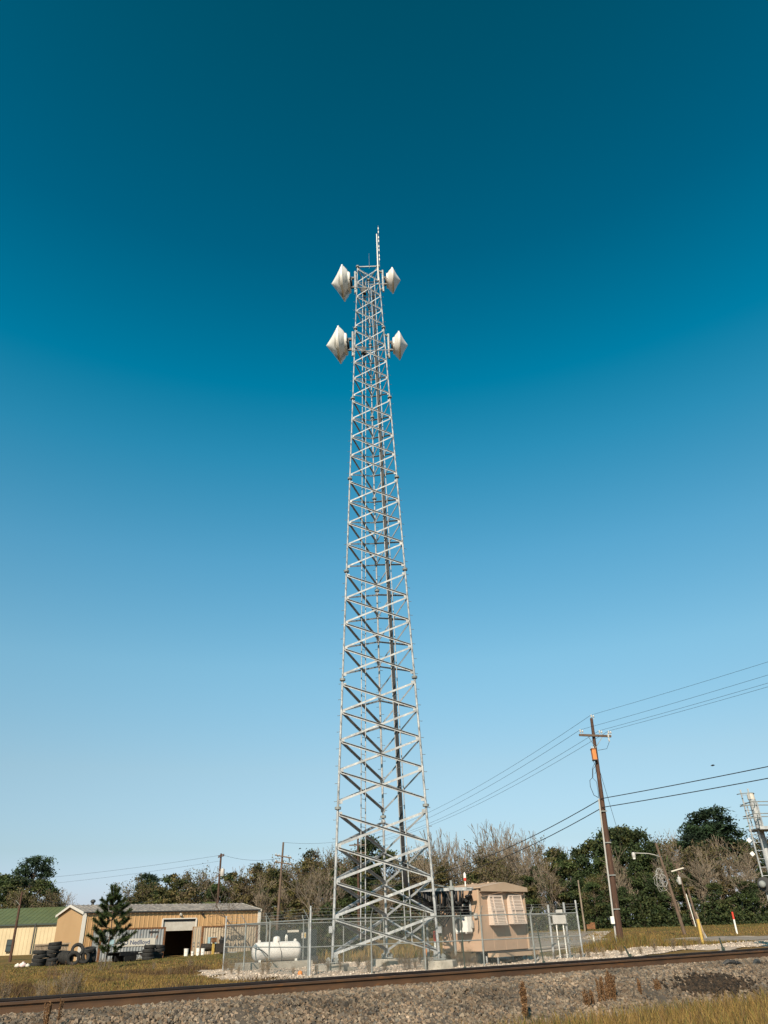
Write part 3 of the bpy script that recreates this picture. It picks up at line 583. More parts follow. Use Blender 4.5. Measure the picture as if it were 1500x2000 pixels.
# ================================================================ CHAIN LINK FENCE
fence = thing('chain_link_fence', 'galvanised chain link fence with barbed wire arms round the tower yard', 'fence', (FA.x, FA.y, gz(FA.x, FA.y)))
FTOP = 2.04
def ft(p): return V((p.x, p.y, FTOP + (.02 if p.y < 36 else 0)))
def strands(P, Q):
    L = (Q - P).length; d = (Q - P).normalized(); H0 = .2; res = []
    g0, g1 = gz(P.x, P.y) + .04, gz(Q.x, Q.y) + .04; n_ = int(L / .085)
    vs_, fs_ = [], []; r = .0026; nrm = V((-d.y, d.x, 0))
    H = FTOP - .02
    for sg in (1, -1):
        for k in range(-int(H / .085) - 1, n_ + 1):
            x0 = k * .085
            for_ = []
            zb = 0.0; h = H - (g0 + g1) / 2
            xa, xb = (x0, x0 + h) if sg > 0 else (x0 + h, x0)
            za, zb = (g0 + g1) / 2, H
            # clip along x to 0..L
            def clip(xa, za, xb, zb):
                if xa > xb: xa, za, xb, zb = xb, zb, xa, za
                if xb <= 0 or xa >= L: return None
                if xa < 0: t = -xa / (xb - xa); za += (zb - za) * t; xa = 0
                if xb > L: t = (L - xa) / (xb - xa); zb = za + (zb - za) * t; xb = L
                return xa, za, xb, zb
            c = clip(xa, za, xb, zb)
            if not c: continue
            xa, za, xb, zb = c
            a, b = P + d * xa, P + d * xb; a = V((a.x, a.y, za)); b = V((b.x, b.y, zb))
            dr = (b - a).normalized(); y = dr.cross(nrm); base = len(vs_)
            for q in (a, b):
                for t in range(3):
                    an = t * 2.094; vs_.append(q + nrm * (r * math.cos(an) + sg * .003) + y * (r * math.sin(an)))
            fs_ += [(base, base + 1, base + 4, base + 3), (base + 1, base + 2, base + 5, base + 4), (base + 2, base, base + 3, base + 5)]
    return vs_, fs_
def fence_run(P, Q, posts, arm, mid=True, rails=True):
    d = (Q - P).normalized(); out = V((d.y, -d.x, 0)); L = (Q - P).length
    for t in posts:
        p = P.lerp(Q, t); g = gz(p.x, p.y); MB().tube([V((p.x, p.y, g - .1)), V((p.x, p.y, FTOP + .06))], .034, 8).build('post', M['galv2'], fence, smooth=1)
        if arm: a = V((p.x, p.y, FTOP + .04)); MB().tube([a, a + out * arm + V((0, 0, .33))], .017, 6).build('barb_arm', M['galv2'], fence)
    MB().tube([ft(P), ft(Q)], .024, 8).build('top_rail', M['galv2'], fence, smooth=1)
    if mid: MB().tube([V((P.x, P.y, 1.12)), V((Q.x, Q.y, 1.12))], .022, 8).build('mid_rail', M['galv2'], fence, smooth=1)
    v, f = strands(P, Q); o = link('wire_mesh', v, f, M['wire'], fence); o['kind'] = 'stuff'
    if arm:
        mb = MB()
        for k in range(3): q = out * arm * (k + 1) / 3 + V((0, 0, .04 + .11 * (k + 1))); mb.tube([ft(P) + q, ft(P).lerp(ft(Q), .5) + q - V((0, 0, .03)), ft(Q) + q], .0035, 3)
        mb.build('barbed_wire', M['galv2'], fence, kind='stuff')
FE = FA.lerp(FD, .42)
fence_run(FA, FB, (.20, .385, .60, .80), .22)
fence_run(FD, FA, (.28, .58, .985), .24)
fence_run(FB, FC, (.33, .66), .22, mid=False)
fence_run(FC, FD, (.16, .34, .52, .69, .84), .22, mid=False)
for (p, h, nm, r) in ((FA, 2.50, 'gate_post', .040), (FD, 2.40, 'corner_post', .038), (FB, 2.52, 'corner_post', .042), (FC, 2.4, 'corner_post', .038)):
    MB().tube([V((p.x, p.y, gz(p.x, p.y) - .15)), V((p.x, p.y, h))], r, 10).lathe([(r + .006, 0), (r * .6, .04)], V((p.x, p.y, h)), UPV, 10).build(nm, M['galv'], fence, smooth=1)
# ---------------------------------------------------------------- propane tank, slab, generator
tcn = at(540.5, 1858, 40.9); td = V((math.cos(R(24)), math.sin(R(24)), 0)); tw = V((-td.y, td.x, 0))
gt = gz(tcn.x, tcn.y); tr, tl = .405, 1.22; cz = tcn.z
slab = MB().box(V((tcn.x - .1, tcn.y - .1, (gt + .46) / 2 - .1)), (3.5, 1.15, .46 - gt + .2), (td, tw, UPV)).build('concrete_slab', M['concrete'], loc=(tcn.x, tcn.y, gt)); tagd(slab, 'long low concrete slab under the white propane tank', 'slab')
tank = thing('propane_tank', 'white horizontal propane tank with domed ends on a concrete slab', 'propane tank', (tcn.x, tcn.y, .46))
pr = [(tr * math.sin(t), -tl + .30 - .30 * math.cos(t)) for t in np.linspace(.05, math.pi / 2, 8)]; pr += [(r, -h) for r, h in reversed(pr)]
body = MB().lathe(pr, tcn, td, 40).build('shell', M['tank'], tank, smooth=2)
MB().lathe([(.175, 0), (.18, .16), (.15, .25), (.05, .29)], tcn + td * -.02 + V((0, 0, tr - .06)), UPV, 20).build('dome_lid', M['tank'], tank, smooth=1)
vp = tcn + td * .42 + V((0, 0, tr - .03)); MB().tube([vp, vp + V((0, 0, .22)), vp + V((0, 0, .30)) + td * .03, vp + V((0, 0, .27)) + td * .07, vp + V((0, 0, .02)) + td * .08], .03, 8).build('vent_pipe', M['white'], tank, smooth=2)
for s in (-.88, .9):
    c = tcn + td * s; MB().lathe([(.07, -.012), (.07, .012)], c + V((0, 0, tr + .03)), tw, 14).build('lifting_lug', M['tank'], tank)
    for q in (-.22, .22): MB().bar(c * 1 + tw * q + V((0, 0, -tr * .78)), V(((c + tw * q).x, (c + tw * q).y, .455)), .11, .07, td).build('foot', M['white'], tank)
hs = tcn - tw * .17 + td * .02 + V((0, 0, tr + .02)); MB().tube([hs, tcn - tw * .37 + td * .06 + V((0, 0, .16)), tcn - tw * .42 + td * .12 + V((0, 0, -.05)), tcn - tw * .42 + td * .14 + V((0, 0, -.62))], .014, 5).build('hose_and_shadow_line', M['cable'], tank)
hs = tcn - td * 1.1 - tw * .36; MB().tube([hs + V((0, 0, .17)) - td * .1, tcn - tw * .41 - td * .85 + V((0, 0, .08)), tcn - tw * .425 - td * .62 + V((0, 0, -.08)), tcn - tw * .40 - td * .45 + V((0, 0, -.24))], .018, 5).build('hose_and_shadow_line', M['cable'], tank)  # thin dark tube laid on the tank as the sapling's branch shadow
gd, gw = V((math.cos(R(12)), math.sin(R(12)), 0)), V((-math.sin(R(12)), math.cos(R(12)), 0))
gc = at(575, 1832, 46.2); gg = gz(gc.x, gc.y); gen = thing('standby_generator', 'dark blue green standby generator cabinet behind the propane tank', 'generator', (gc.x, gc.y, gg))
MB().box(V((gc.x, gc.y, 1.14)), (2.35, 1.0, 1.25), (gd, gw, UPV)).build('cabinet', M['bluegreen'], gen)
MB().box(V((gc.x, gc.y, (gg + .5) / 2 - .03)), (2.5, 1.0, .56 - gg), (gd, gw, UPV)).build('skid', M['darkmetal'], gen)
for k in range(7): MB().box(V((gc.x, gc.y, .75 + .09 * k)) - gw * .51 - gd * .7, (.6, .03, .05), (gd, gw, UPV)).build('louvre', M['darkmetal'], gen)
lb = MB().box(V((gc.x, gc.y, 1.70)) - gw * .507 + gd * -.12, (.62, .014, .11), (gd, gw, UPV)).build('nameplate', M['cream2'], gen)
nb = MB().box(V((gc.x, gc.y, 1.48)) - gw * .507 + gd * .46, (.24, .014, .27), (gd, gw, UPV)).build('notice', M['cream2'], gen); MB().box(V((gc.x, gc.y, 1.48)) - gw * .516 + gd * .53, (.07, .01, .20), (gd, gw, UPV)).build('warning_stripe', M['yellow'], nb)
# ---------------------------------------------------------------- meter frame, stakes, small things in and by the yard
m0, m1 = at(1082, 1871, 39.7), at(1114, 1871, 39.6)
for q in (m0, m1): q.z = gz(q.x, q.y)
mf = thing('meter_frame', 'galvanised two post frame holding grey electric meter boxes', 'meter frame', (m0 + m1) / 2)
for q, h in ((m0, 2.42), (m1, 2.50)): MB().tube([q - V((0, 0, .1)), V((q.x + .02, q.y, h))], .055, 10).build('post', M['galv'], mf, smooth=1)
dm = (m1 - m0).normalized()
for z in (.82, 1.62, 1.98): MB().bar(V((m0.x, m0.y - .06, z)) - dm * .05, V((m1.x, m1.y - .06, z)) + dm * .1, .05, .035, UPV).build('strut_channel', M['galv2'], mf)
mm = (m0 + m1) / 2; MB().box(V((mm.x + .06, mm.y - .15, 1.80)), (.62, .16, .36)).build('meter_box', M['greybox'], mf); MB().box(V((mm.x + .10, mm.y - .15, 2.12)), (.30, .14, .18)).build('meter_box', M['greybox'], mf)
for x in (-.10, .22): MB().tube([V((mm.x + x, mm.y - .13, .15)), V((mm.x + x, mm.y - .13, 1.62))], .03, 8).build('conduit', M['white'], mf, smooth=1)
def stake(label, a, b, r=.022):
    d = thing('fence_stake', label, 'stake', a, 'dark steel stakes by the yard'); MB().bar(V(a) - V((0, 0, .1)), b, r * 2, r, (1, 0, 0)).bar(V(a) + V((0, -.015, 0)), V(b) + V((0, -.015, 0)), r, r * 1.6, (1, 0, 0)).build('shaft', M['teal'], d)
    MB().box(V(a) + (V(b) - V(a)) * .04, (.12, .012, .14)).build('anchor_plate', M['teal'], d)
q = at(1062.5, 1880, 35.2); stake('thin green stake before the fence by the shelter end', (q.x, q.y, .2), at(1047, 1800, 35.2))
q = at(908, 1892, 33.3); stake('tall dark stake before the shelter air conditioner', (q.x, q.y, .15), at(899, 1781, 33.3))
q = at(1231, 1868, 30.5); stake('short dark leaning stake on the white gravel bank', (q.x, q.y, q.z), at(1220, 1849, 30.9))
q = at(1413, 1855, 30); stake('thin brown leaning stake on gravel beyond the rail', (q.x, q.y, q.z), at(1405, 1832, 30.3))
def marker(name, label, px, py, yd, h, r, c1, c2, frac):
    p = on(px, yd); d = thing(name, label, 'marker post', p); ln = V((-.0, 0, 0))
    MB().tube([p - V((0, 0, .1)), p + V((0, 0, h * frac))], r, 10).build('post', c1, d, smooth=1); MB().lathe([(r * 1.08, 0), (r * 1.08, h * (1 - frac) * .94), (r * .6, h * (1 - frac))], p + V((0, 0, h * frac)), UPV, 10).build('cap', c2, d, smooth=1); return d
marker('pipeline_marker', 'white pipeline marker post with a red cap on the verge', 1440, 1824, 66, 1.52, .07, M['white'], M['redpaint'], .66)
marker('pipeline_marker', 'yellow pipeline marker post at the road edge', 1373, 1843, 43.5, 1.12, .075, M['yellow'], M['yellow'], .8)
marker('pipeline_marker', 'red and white marker post behind the tower leg', 851, 1826, 52, 1.3, .075, M['white'], M['redpaint'], .55)
marker('valve_post', 'short orange valve post in dry grass behind the tower', 833, 1838, 52, .55, .10, M['orange'], M['orange'], .7)
marker('valve_post', 'short white stub post in the grass beside the utility pole', 1161, 1834, 50, .45, .04, M['white'], M['greybox'], .7)
ob = at(586, 1909, 33.4); ob.z = gz(ob.x, ob.y); d = thing('orange_utility_dome', 'small orange domed cap on gravel by the fence corner', 'utility cap', ob); MB().lathe([(.07, 0), (.09, .04), (.09, .11), (.06, .16), (.02, .18)], ob, UPV, 14).build('dome', M['orange'], d, smooth=1); MB().lathe([(.105, -.02), (.105, .02)], ob, UPV, 14).build('collar', M['greybox'], d)
cb = at(684, 1886, 36.0); cb.z = gz(cb.x, cb.y); tagd(MB().box(cb + V((0, 0, .10)), (.30, .2, .2), (V((.9, .43, 0)), V((-.43, .9, 0)), UPV)).build('concrete_block', M['concrete'], loc=cb), 'loose grey concrete block on the white gravel', 'block')
# ================================================================ BUILDINGS
def shed(name, label, K, ang, L, W, He, rise, wallm, gm, roofm, pitch, z0, door=None, trim=True, rp=.45):
    u = V((math.cos(ang), math.sin(ang), 0)); b = V((-u.y, u.x, 0)); K = V((K[0], K[1], z0)); o = thing(name, label, 'building', K)
    prof = [(0, 0), (.62, 0), (.70, .035), (.84, .035), (.92, 0)]
    if door:
        d0, d1, dh = door
        wl = MB().ribbed(K, u, UPV, -b, d0, He, pitch, prof)
        wl.ribbed(K + u * d1, u, UPV, -b, L - d1, He, pitch, prof); wl.ribbed(K + u * d0 + V((0, 0, dh)), u, UPV, -b, d1 - d0, He - dh, pitch, prof)
    else: wl = MB().ribbed(K, u, UPV, -b, L, He, pitch, prof)
    wl.build('front_wall', wallm, o)
    gab = lambda x: He + rise * (1 - abs(x - W / 2) / (W / 2))
    n = 2
    for nm, oo, uu, nn in (('gable_wall', K + b * W, -b, -u), ('gable_wall', K + u * L, b, u)):
        mb = MB(); q0, q1 = oo, oo + uu * W; mb.quad(q0, q1, q1 + V((0, 0, He)), oo + uu * W / 2 + V((0, 0, He + rise)), q0 + V((0, 0, He))); mb.build(nm, gm, o)
    mb = MB(); q = K + b * W; mb.quad(q, q + u * L, q + u * L + V((0, 0, He)), q + V((0, 0, He))); mb.build('back_wall', wallm, o)
    ov = .18
    for s in (0, 1):
        e = K + b * (-ov if s == 0 else W + ov) - u * ov + V((0, 0, He - rise * ov / (W / 2) + .03)); rg = K + b * W / 2 - u * ov + V((0, 0, He + rise + .03)); vv = (rg - e); H = vv.length; vv.normalize(); nn = u.cross(vv); nn = nn if nn.z > 0 else -nn
        MB().ribbed(e, u, vv, nn, L + 2 * ov, H, rp, [(0, 0), (.70, 0), (.78, .05), (.88, .05), (.96, 0)]).build('roof', roofm, o)
    if trim:
        for q in (K, K + u * L): MB().bar(q - b * .06, q - b * .06 + V((0, 0, He)), .34, .10, u).build('corner_trim', M['trim'], o)
        for qq, sg in ((K, -1), (K + u * L, 1)):
            for s in (0, 1):
                e = qq + u * sg * .20 + b * (-ov if s == 0 else W + ov) + V((0, 0, He - .06)); rg = qq + u * sg * .20 + b * W / 2 + V((0, 0, He + rise - .04)); MB().bar(e, rg, .22, .06, UPV).build('barge_board', M['trim'], o)
        MB().bar(K - b * .24 + V((0, 0, He - .02)), K + u * L - b * .24 + V((0, 0, He - .02)), .10, .08, UPV).build('gutter', M['darkmetal'], o)
    return o, K, u, b
BA = R(36)
tan, BK, bu, bb = shed('tan_shed', 'tan metal shed with open roller door and weathered ribbed roof', at(152, 1876, 80)[:2], BA, 18.6, 10, 4.02, .78, M['tanwall'], M['tangable'], M['tanroof'], .46, -.12, door=(7.8, 11.4, 3.3))
# roller door, jambs, dark interior
d0, d1, dh = 7.8, 11.4, 3.3
mb = MB()
k = 0; z = dh - .18
while z > dh - .95:
    MB().box(BK + bu * (d0 + d1) / 2 + bb * .10 + V((0, 0, z - .05)), (d1 - d0 - .1, .05, .10), (bu, bb, UPV)).build('door_slat', M['cream2'], tan); z -= .11
MB().box(BK + bu * (d0 + d1) / 2 + bb * .2 + V((0, 0, dh - .12)), (d1 - d0, .3, .22), (bu, bb, UPV)).build('door_header', M['darkmetal'], tan)
for x in (d0, d1): MB().bar(BK + bu * x - bb * .05, BK + bu * x - bb * .05 + V((0, 0, dh)), .14, .12, bu).build('door_jamb', M['trim'], tan)
MB().bar(BK + bu * d0 - bb * .05 + V((0, 0, dh + .03)), BK + bu * d1 - bb * .05 + V((0, 0, dh + .03)), .10, .12, UPV).build('door_lintel', M['trim'], tan)
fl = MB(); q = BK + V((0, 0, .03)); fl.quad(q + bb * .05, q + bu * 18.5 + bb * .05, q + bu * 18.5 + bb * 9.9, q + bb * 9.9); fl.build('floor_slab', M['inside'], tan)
for (px, py) in ((343, 1781), (388, 1784)):
    t = (9.6 if px == 343 else 12.0); c = BK + bu * t + bb * -.10 + V((0, 0, 3.72)); f_ = MB().box(c, (.16, .2, .2), (bu, bb, UPV)).build('wall_light', M['trim' if px == 343 else 'black'], tan); MB().lathe([(.09, 0), (.12, .12)], c - bb * .08, -bb - UPV * .4, 10).build('lamp_head', M['trim' if px == 343 else 'black'], f_)
c = BK + bu * 2.0 + bb * 5 + V((0, 0, 4.02 + .78)); tv = MB().lathe([(.14, -.1), (.14, .2)], c, UPV, 10).build('roof_ventilator', M['darkmetal'], tan); MB().lathe([(.15, .2), (.27, .32), (.22, .48), (.05, .54)], c, UPV, 12).build('turbine', M['darkmetal'], tv)
wc = at(-70, 1866, 121); wl_, WK, wu, wb = shed('cream_shed', 'long cream metal shed with a green ribbed roof', (wc.x, wc.y), R(.6), 34, 14, 3.85, 2.3, M['cream'], M['cream'], M['greenroof'], .55, -.05, trim=False, rp=.75)
x = 19.4 - .0
for px in (64,): c = at(px, 1836, 120.7); MB().bar(V((c.x, c.y, 0)), V((c.x, c.y, 3.85)), .16, .12, wu).build('downspout', M['darkmetal'], wl_)
MB().bar(WK - wb * .25 + V((0, 0, 3.78)), WK + wu * 34 - wb * .25 + V((0, 0, 3.78)), .22, .2, UPV).build('gutter', M['teal'], wl_)
c = at(18.5, 1847, 120.8); wn = MB().box(c, (.95, .10, 1.55)).build('window', M['black'], wl_)
for s in (-1, 1): MB().box(c + V((0, -.05, s * .38)), (.75, .03, .62)).build('pane', M['glass'], wn)
MB().box(c + V((0, -.07, 0)), (.95, .04, .10)).build('sash_bar', M['bluegreen'], wn)
# ---------------------------------------------------------------- shipping containers
def text(body, size, o, u, n, m, parent, name, serif=False, sx_=1., depth=.008, bold=0.):
    cu = bpy.data.curves.new(name, 'FONT'); cu.body = body; cu.size = size; cu.extrude = depth / 2; cu.offset = bold; cu.align_x = 'LEFT'
    t = bpy.data.objects.new('t', cu); C.objects.link(t); dg = bpy.context.evaluated_depsgraph_get(); me = bpy.data.meshes.new_from_object(t.evaluated_get(dg)); bpy.data.objects.remove(t); bpy.data.curves.remove(cu)
    off = V(origin(parent)); up = UPV
    for vv in me.vertices: vv.co = o + u * (vv.co.x * sx_) + up * vv.co.y + n * (vv.co.z + depth / 2) - off
    me.materials.clear(); me.materials.append(m); ob = bpy.data.objects.new(name, me); C.objects.link(ob); ob.parent = parent; return ob
def container(name, label, o, ang, m, L=6.06, Wd=2.44, H=2.59):
    u = V((math.cos(ang), math.sin(ang), 0)); b = V((-u.y, u.x, 0)); o = V(o); t = thing(name, label, 'shipping container', o, None)
    pf = [(0, -.04), (.26, -.04), (.5, 0), (.76, 0), (.999, -.04)]
    MB().ribbed(o + u * .10 + V((0, 0, .16)), u, UPV, -b, L - .2, H - .26, .278, pf).build('side_wall', m, t)
    MB().ribbed(o + b * Wd + u * .10 + V((0, 0, .16)), u, UPV, b, L - .2, H - .26, .278, pf).build('side_wall', m, t)
    MB().box(o + u * L / 2 + b * Wd / 2 + V((0, 0, H - .05)), (L - .1, Wd - .1, .06), (u, b, UPV)).build('roof', m, t)
    for x in (.07, L - .07):
        for y in (.07, Wd - .07): MB().box(o + u * x + b * y + V((0, 0, H / 2)), (.17, .17, H), (u, b, UPV)).build('corner_post', M['rust' if (x > 1) == (name == 'grey_container') or y > 1 else 'rust'], t)
    for z, nm in ((H - .06, 'top_rail'), (.08, 'bottom_rail')):
        for y in (.03, Wd - .03): MB().bar(o + b * y + V((0, 0, z)) + u * .1, o + u * (L - .1) + b * y + V((0, 0, z)), .13, .08, UPV).build(nm, m if nm == 'bottom_rail' else M['rust'], t)
    for s in (0, 1): 
        q = o + u * (.04 if s == 0 else L - .04); MB().box(q + b * Wd / 2 + V((0, 0, H / 2)), (.05, Wd - .3, H - .2), (u, b, UPV)).build('door' if s == 0 else 'end_wall', m, t)
    for y in (.35, .85, 1.55, 2.05): MB().tube([o - u * .03 + b * y + V((0, 0, .2)), o - u * .03 + b * y + V((0, 0, H - .15))], .022, 6).build('locking_rod', M['galv2'], t)
    for y in (.62, 1.8):
        for z in (.9, 1.2): MB().box(o - u * .03 + b * y + V((0, 0, z)), (.04, .4, .05), (u, b, UPV)).build('door_handle', M['galv2'], t)
    return t, u, b, o
g1 = at(190, 1870, 75.9); c1, u1, b1, o1 = container('grey_container', 'grey corrugated shipping container with a cream name panel', (g1.x, g1.y, -.16), R(36), M['cont1'])
pn = MB().box(o1 + u1 * 3.30 - b1 * .012 + V((0, 0, 1.42)), (3.7, .02, .62), (u1, b1, UPV)).build('name_panel', M['cream2'], c1)
text('P&O Nedlloyd', .50, o1 + u1 * 1.62 - b1 * .024 + V((0, 0, 1.26)), u1, -b1, M['inkblue'], c1, 'lettering', sx_=1.02, bold=.006)
MB().box(o1 + u1 * 1.05 - b1 * .02 + V((0, 0, 1.45)), (.5, .02, .5), (u1, b1, UPV)).build('logo_panel', M['logo_blue'], c1)
MB().box(o1 + u1 * 4.9 - b1 * .012 + V((0, 0, 2.22)), (.9, .02, .14), (u1, b1, UPV)).build('number_plate', M['ink'], c1)
g2 = at(391, 1866, 82.8); c2, u2, b2, o2 = container('tan_container', 'tan corrugated shipping container with black lettering beside the roller door', (g2.x, g2.y, -.16), R(36), M['cont2'])
text('MAERSK', .60, o2 + u2 * 1.95 - b2 * .008 + V((0, 0, 1.28)), u2, -b2, M['ink'], c2, 'lettering', sx_=1.28, bold=.012)
text('SEALAND', .60, o2 + u2 * 1.95 - b2 * .008 + V((0, 0, .62)), u2, -b2, M['ink'], c2, 'lettering', sx_=1.16, bold=.012)
lp_ = MB().box(o2 + u2 * 1.12 - b2 * .006 + V((0, 0, 1.15)), (.92, .012, .95), (u2, b2, UPV)).build('logo_panel', M['logo_blue'], c2)
st = MB(); cc = o2 + u2 * 1.12 - b2 * .018 + V((0, 0, 1.15)); pts = []
for k in range(14): an = math.pi / 2 + k * math.pi / 7; rr = .36 if k % 2 == 0 else .15; pts.append(cc + u2 * rr * math.cos(an) + UPV * rr * math.sin(an))
for k in range(14): st.quad(cc, pts[k], pts[(k + 1) % 14])
st.build('star', M['white'], c2)
# ---------------------------------------------------------------- tyres
def tyre_proto():
    t = thing('old_tyre', 'old truck tyre', 'tyre', (0, 0, 0)); R0, W0 = .52, .28; pr = [(.30, -.11), (.36, -.14), (.45, -.14), (.50, -.125), (.52, -.09), (.52, .09), (.50, .125), (.45, .14), (.36, .14), (.30, .11), (.30, -.11)]
    MB().lathe(pr, V((0, 0, 0)), UPV, 22, cap=False).build('carcass', M['rubber'], t, smooth=1)
    tb = MB()
    for k in range(3): r = .521; tb.lathe([(r, -.075 + k * .055), (r + .012, -.07 + k * .055), (r + .012, -.04 + k * .055), (r, -.035 + k * .055)], V((0, 0, 0)), UPV, 22, cap=False)
    tb.build('tread', M['rubber'], t, smooth=1); return t
TY = tyre_proto(); used = [False]
def tyre(p, rot, label, group):
    if not used[0]: used[0] = True; TY.location = p; TY.rotation_euler = rot; TY['label'] = label; TY['group'] = group; return TY
    return dup(TY, p, rot=rot, label=label, group=group)
def flat(px, yd, n, label, group, z0=0, lean=(0, 0), sc_=1.):
    p = on(px, yd)
    for k in range(n): tyre((p.x + lean[0] * k + .085 * math.sin(k * 5 + px), p.y + lean[1] * k, p.z + z0 + .145 + .285 * k), (.07 * math.sin(k * 3 + px), .09 * math.cos(k * 2.3 + px), k * .7), label, group)
flat(73.5, 70, 4, 'tyre in the leaning stack before the cream shed', 'tyres stacked before the cream shed', lean=(-.02, 0)); flat(95, 71.5, 6, 'tyre in the tallest stack by the plank fence', 'tyres stacked by the plank fence', lean=(.04, 0))
flat(100, 70.6, 2, 'tyre lying low below the tall stack', 'tyres lying below the tall stack')
for k in range(6):
    p = on(115 + 3.5 * k, 72 - .1 * k); tyre((p.x, p.y, p.z + .50), (R(86), R(6), R(62 + 3 * k)), 'upright tyre in the row by the gable wall', 'upright tyres in a row by the gable')
p = on(141, 70.4); tyre((p.x, p.y, p.z + .53), (R(97), 0, R(18)), 'upright tyre facing out with a round black hole', 'single tyres by the gable'); tyre((p.x + .05, p.y + .5, p.z + 1.12), (R(68), 0, R(28)), 'tyre lying on top of the upright tyres', 'single tyres by the gable')
for k in range(4): p = on(161 + 7 * k, 73 + .4 * k); tyre((p.x, p.y, p.z + .45), (R(70 + 6 * k), R(8), R(30 + 25 * k)), 'tyre in the heap behind the young pine', 'tyres heaped behind the young pine')
p = on(171, 73.6); tyre((p.x, p.y, p.z + .98), (R(12), 0, 0), 'tyre on top of the heap behind the young pine', 'tyres heaped behind the young pine')
flat(289, 74.6, 4, 'tyre in the taller stack before the grey container', 'tyres in the taller stack by the container'); flat(306, 76.2, 4, 'tyre in the stack beside the open roller door', 'tyres in the stack by the roller door')
# ---------------------------------------------------------------- yard clutter
q0 = on(232, 73.2); fbx = thing('flatbed_trailer', 'long low black flatbed trailer before the grey container', 'trailer', q0)
e1 = on(276, 75.4); du = (V((e1.x, e1.y, 0)) - V((q0.x, q0.y, 0))).normalized(); dn = V((-du.y, du.x, 0)); Lb = (V((e1.x, e1.y, 0)) - V((q0.x, q0.y, 0))).length; zb = q0.z
for s in (0, 1.5): MB().bar(q0 + dn * s + V((0, 0, .62)), q0 + du * Lb + dn * s + V((0, 0, .62)), .22, .12, UPV).build('chassis_rail', M['black'], fbx)
for k in range(9): MB().bar(q0 + du * (Lb * k / 8) + V((0, 0, .76)), q0 + du * (Lb * k / 8) + dn * 1.5 + V((0, 0, .76)), .40, .05, du).build('deck_plank', M['black'], fbx)
for x in (.35, .62):
    for s in (-.05, 1.35): MB().lathe([(.14, 0), (.34, 0), (.36, .04), (.36, .18), (.34, .22), (.14, .22)], q0 + du * Lb * x + dn * s + V((0, 0, .34)), dn, 18).build('wheel', M['rubber'], fbx, smooth=1)
MB().box(q0 + du * Lb * .5 + dn * .7 + V((0, 0, .3)), (Lb * .9, .1, .4), (du, dn, UPV)).build('toolbox', M['black'], fbx)
for z in (.66, .30): MB().bar(q0 + du * (Lb - .5) - dn * .1 + V((0, 0, z)), q0 + du * (Lb + .1) - dn * .1 + V((0, 0, z + .06)), .08, .03, UPV).build('reflector_bar', M['white'], fbx)
def pail(px, yd, label, h=.42, r=.16):
    p = on(px, yd); d = thing('pail', label, 'pail', p, 'pails by the roller door'); MB().lathe([(r * .85, 0), (r, h), (r * 1.06, h), (r * 1.06, h - .05)], p, UPV, 14).build('bucket', M['white'], d, smooth=1); MB().tube([p + V((-r, 0, h)), p + V((-r * .7, -.1, h * .6)), p + V((0, -r - .02, h * .45)), p + V((r * .7, -.1, h * .6)), p + V((r, 0, h))], .012, 4).build('handle', M['galv2'], d); MB().lathe([(r * 1.07, 0), (r * 1.07, .03)], p + V((0, 0, h)), UPV, 14).build('lid', M['greybox'], d)
pail(363, 81.5, 'white pail standing inside the roller door opening', .6, .22); pail(375.5, 81.0, 'small white pail at the door jamb', .36, .14); pail(386, 80.2, 'white pail by the tan container door end', .6, .19); pail(395.5, 80.0, 'white pail below the black barrel grill', .55, .19)
p = on(403, 80.6); gl = thing('barrel_grill', 'black barrel grill on legs before the tan container', 'barrel grill', p)
MB().lathe([(.0, -.56), (.30, -.54), (.33, 0), (.30, .54), (.0, .56)], p + V((0, 0, .66)), u2, 16).build('drum', M['dirtbox'], gl, smooth=1)
for s in (-.5, .5):
    for q in (-.25, .25): MB().tube([p + u2 * s + b2 * q, p + u2 * s * .9 + b2 * q * .5 + V((0, 0, .5))], .03, 5).build('leg', M['black'], gl)
MB().tube([p + V((.3, 0, .9)), p + V((.3, 0, 1.45))], .04, 8).build('chimney', M['black'], gl); MB().bar(p + u2 * .5 + V((0, 0, .6)), p + u2 * 1.5 + V((0, 0, .15)), .10, .08, UPV).build('tow_bar', M['dirtbox'], gl)
p = on(424, 80.8); mc = thing('hydraulic_press', 'rusty yellow and red hydraulic press machine before the lettering', 'press machine', p)
for s in (-.45, .45): MB().bar(p + u2 * s, p + u2 * s + V((0, 0, 1.05)), .2, .14, u2).build('upright', M['yellow' if s < 0 else 'dirtbox'], mc)
MB().box(p + V((0, 0, 1.22)) - u2 * .42, (.42, .35, .42), (u2, b2, UPV)).build('tank', M['redpaint' if 0 else 'rust'], mc); MB().box(p + V((0, 0, .55)) + u2 * .35, (1.1, .5, .75), (u2, b2, UPV)).build('engine_block', M['dirtbox'], mc); MB().lathe([(.22, 0), (.30, .3), (.22, .42)], p + V((0, 0, .9)) + u2 * .4, UPV, 12).build('pulley', M['black'], mc)
MB().bar(p + u2 * .6 + V((0, 0, .12)), p + u2 * 2.0 + V((0, 0, .12)), .14, .10, UPV).build('drawbar', M['greybox'], mc)
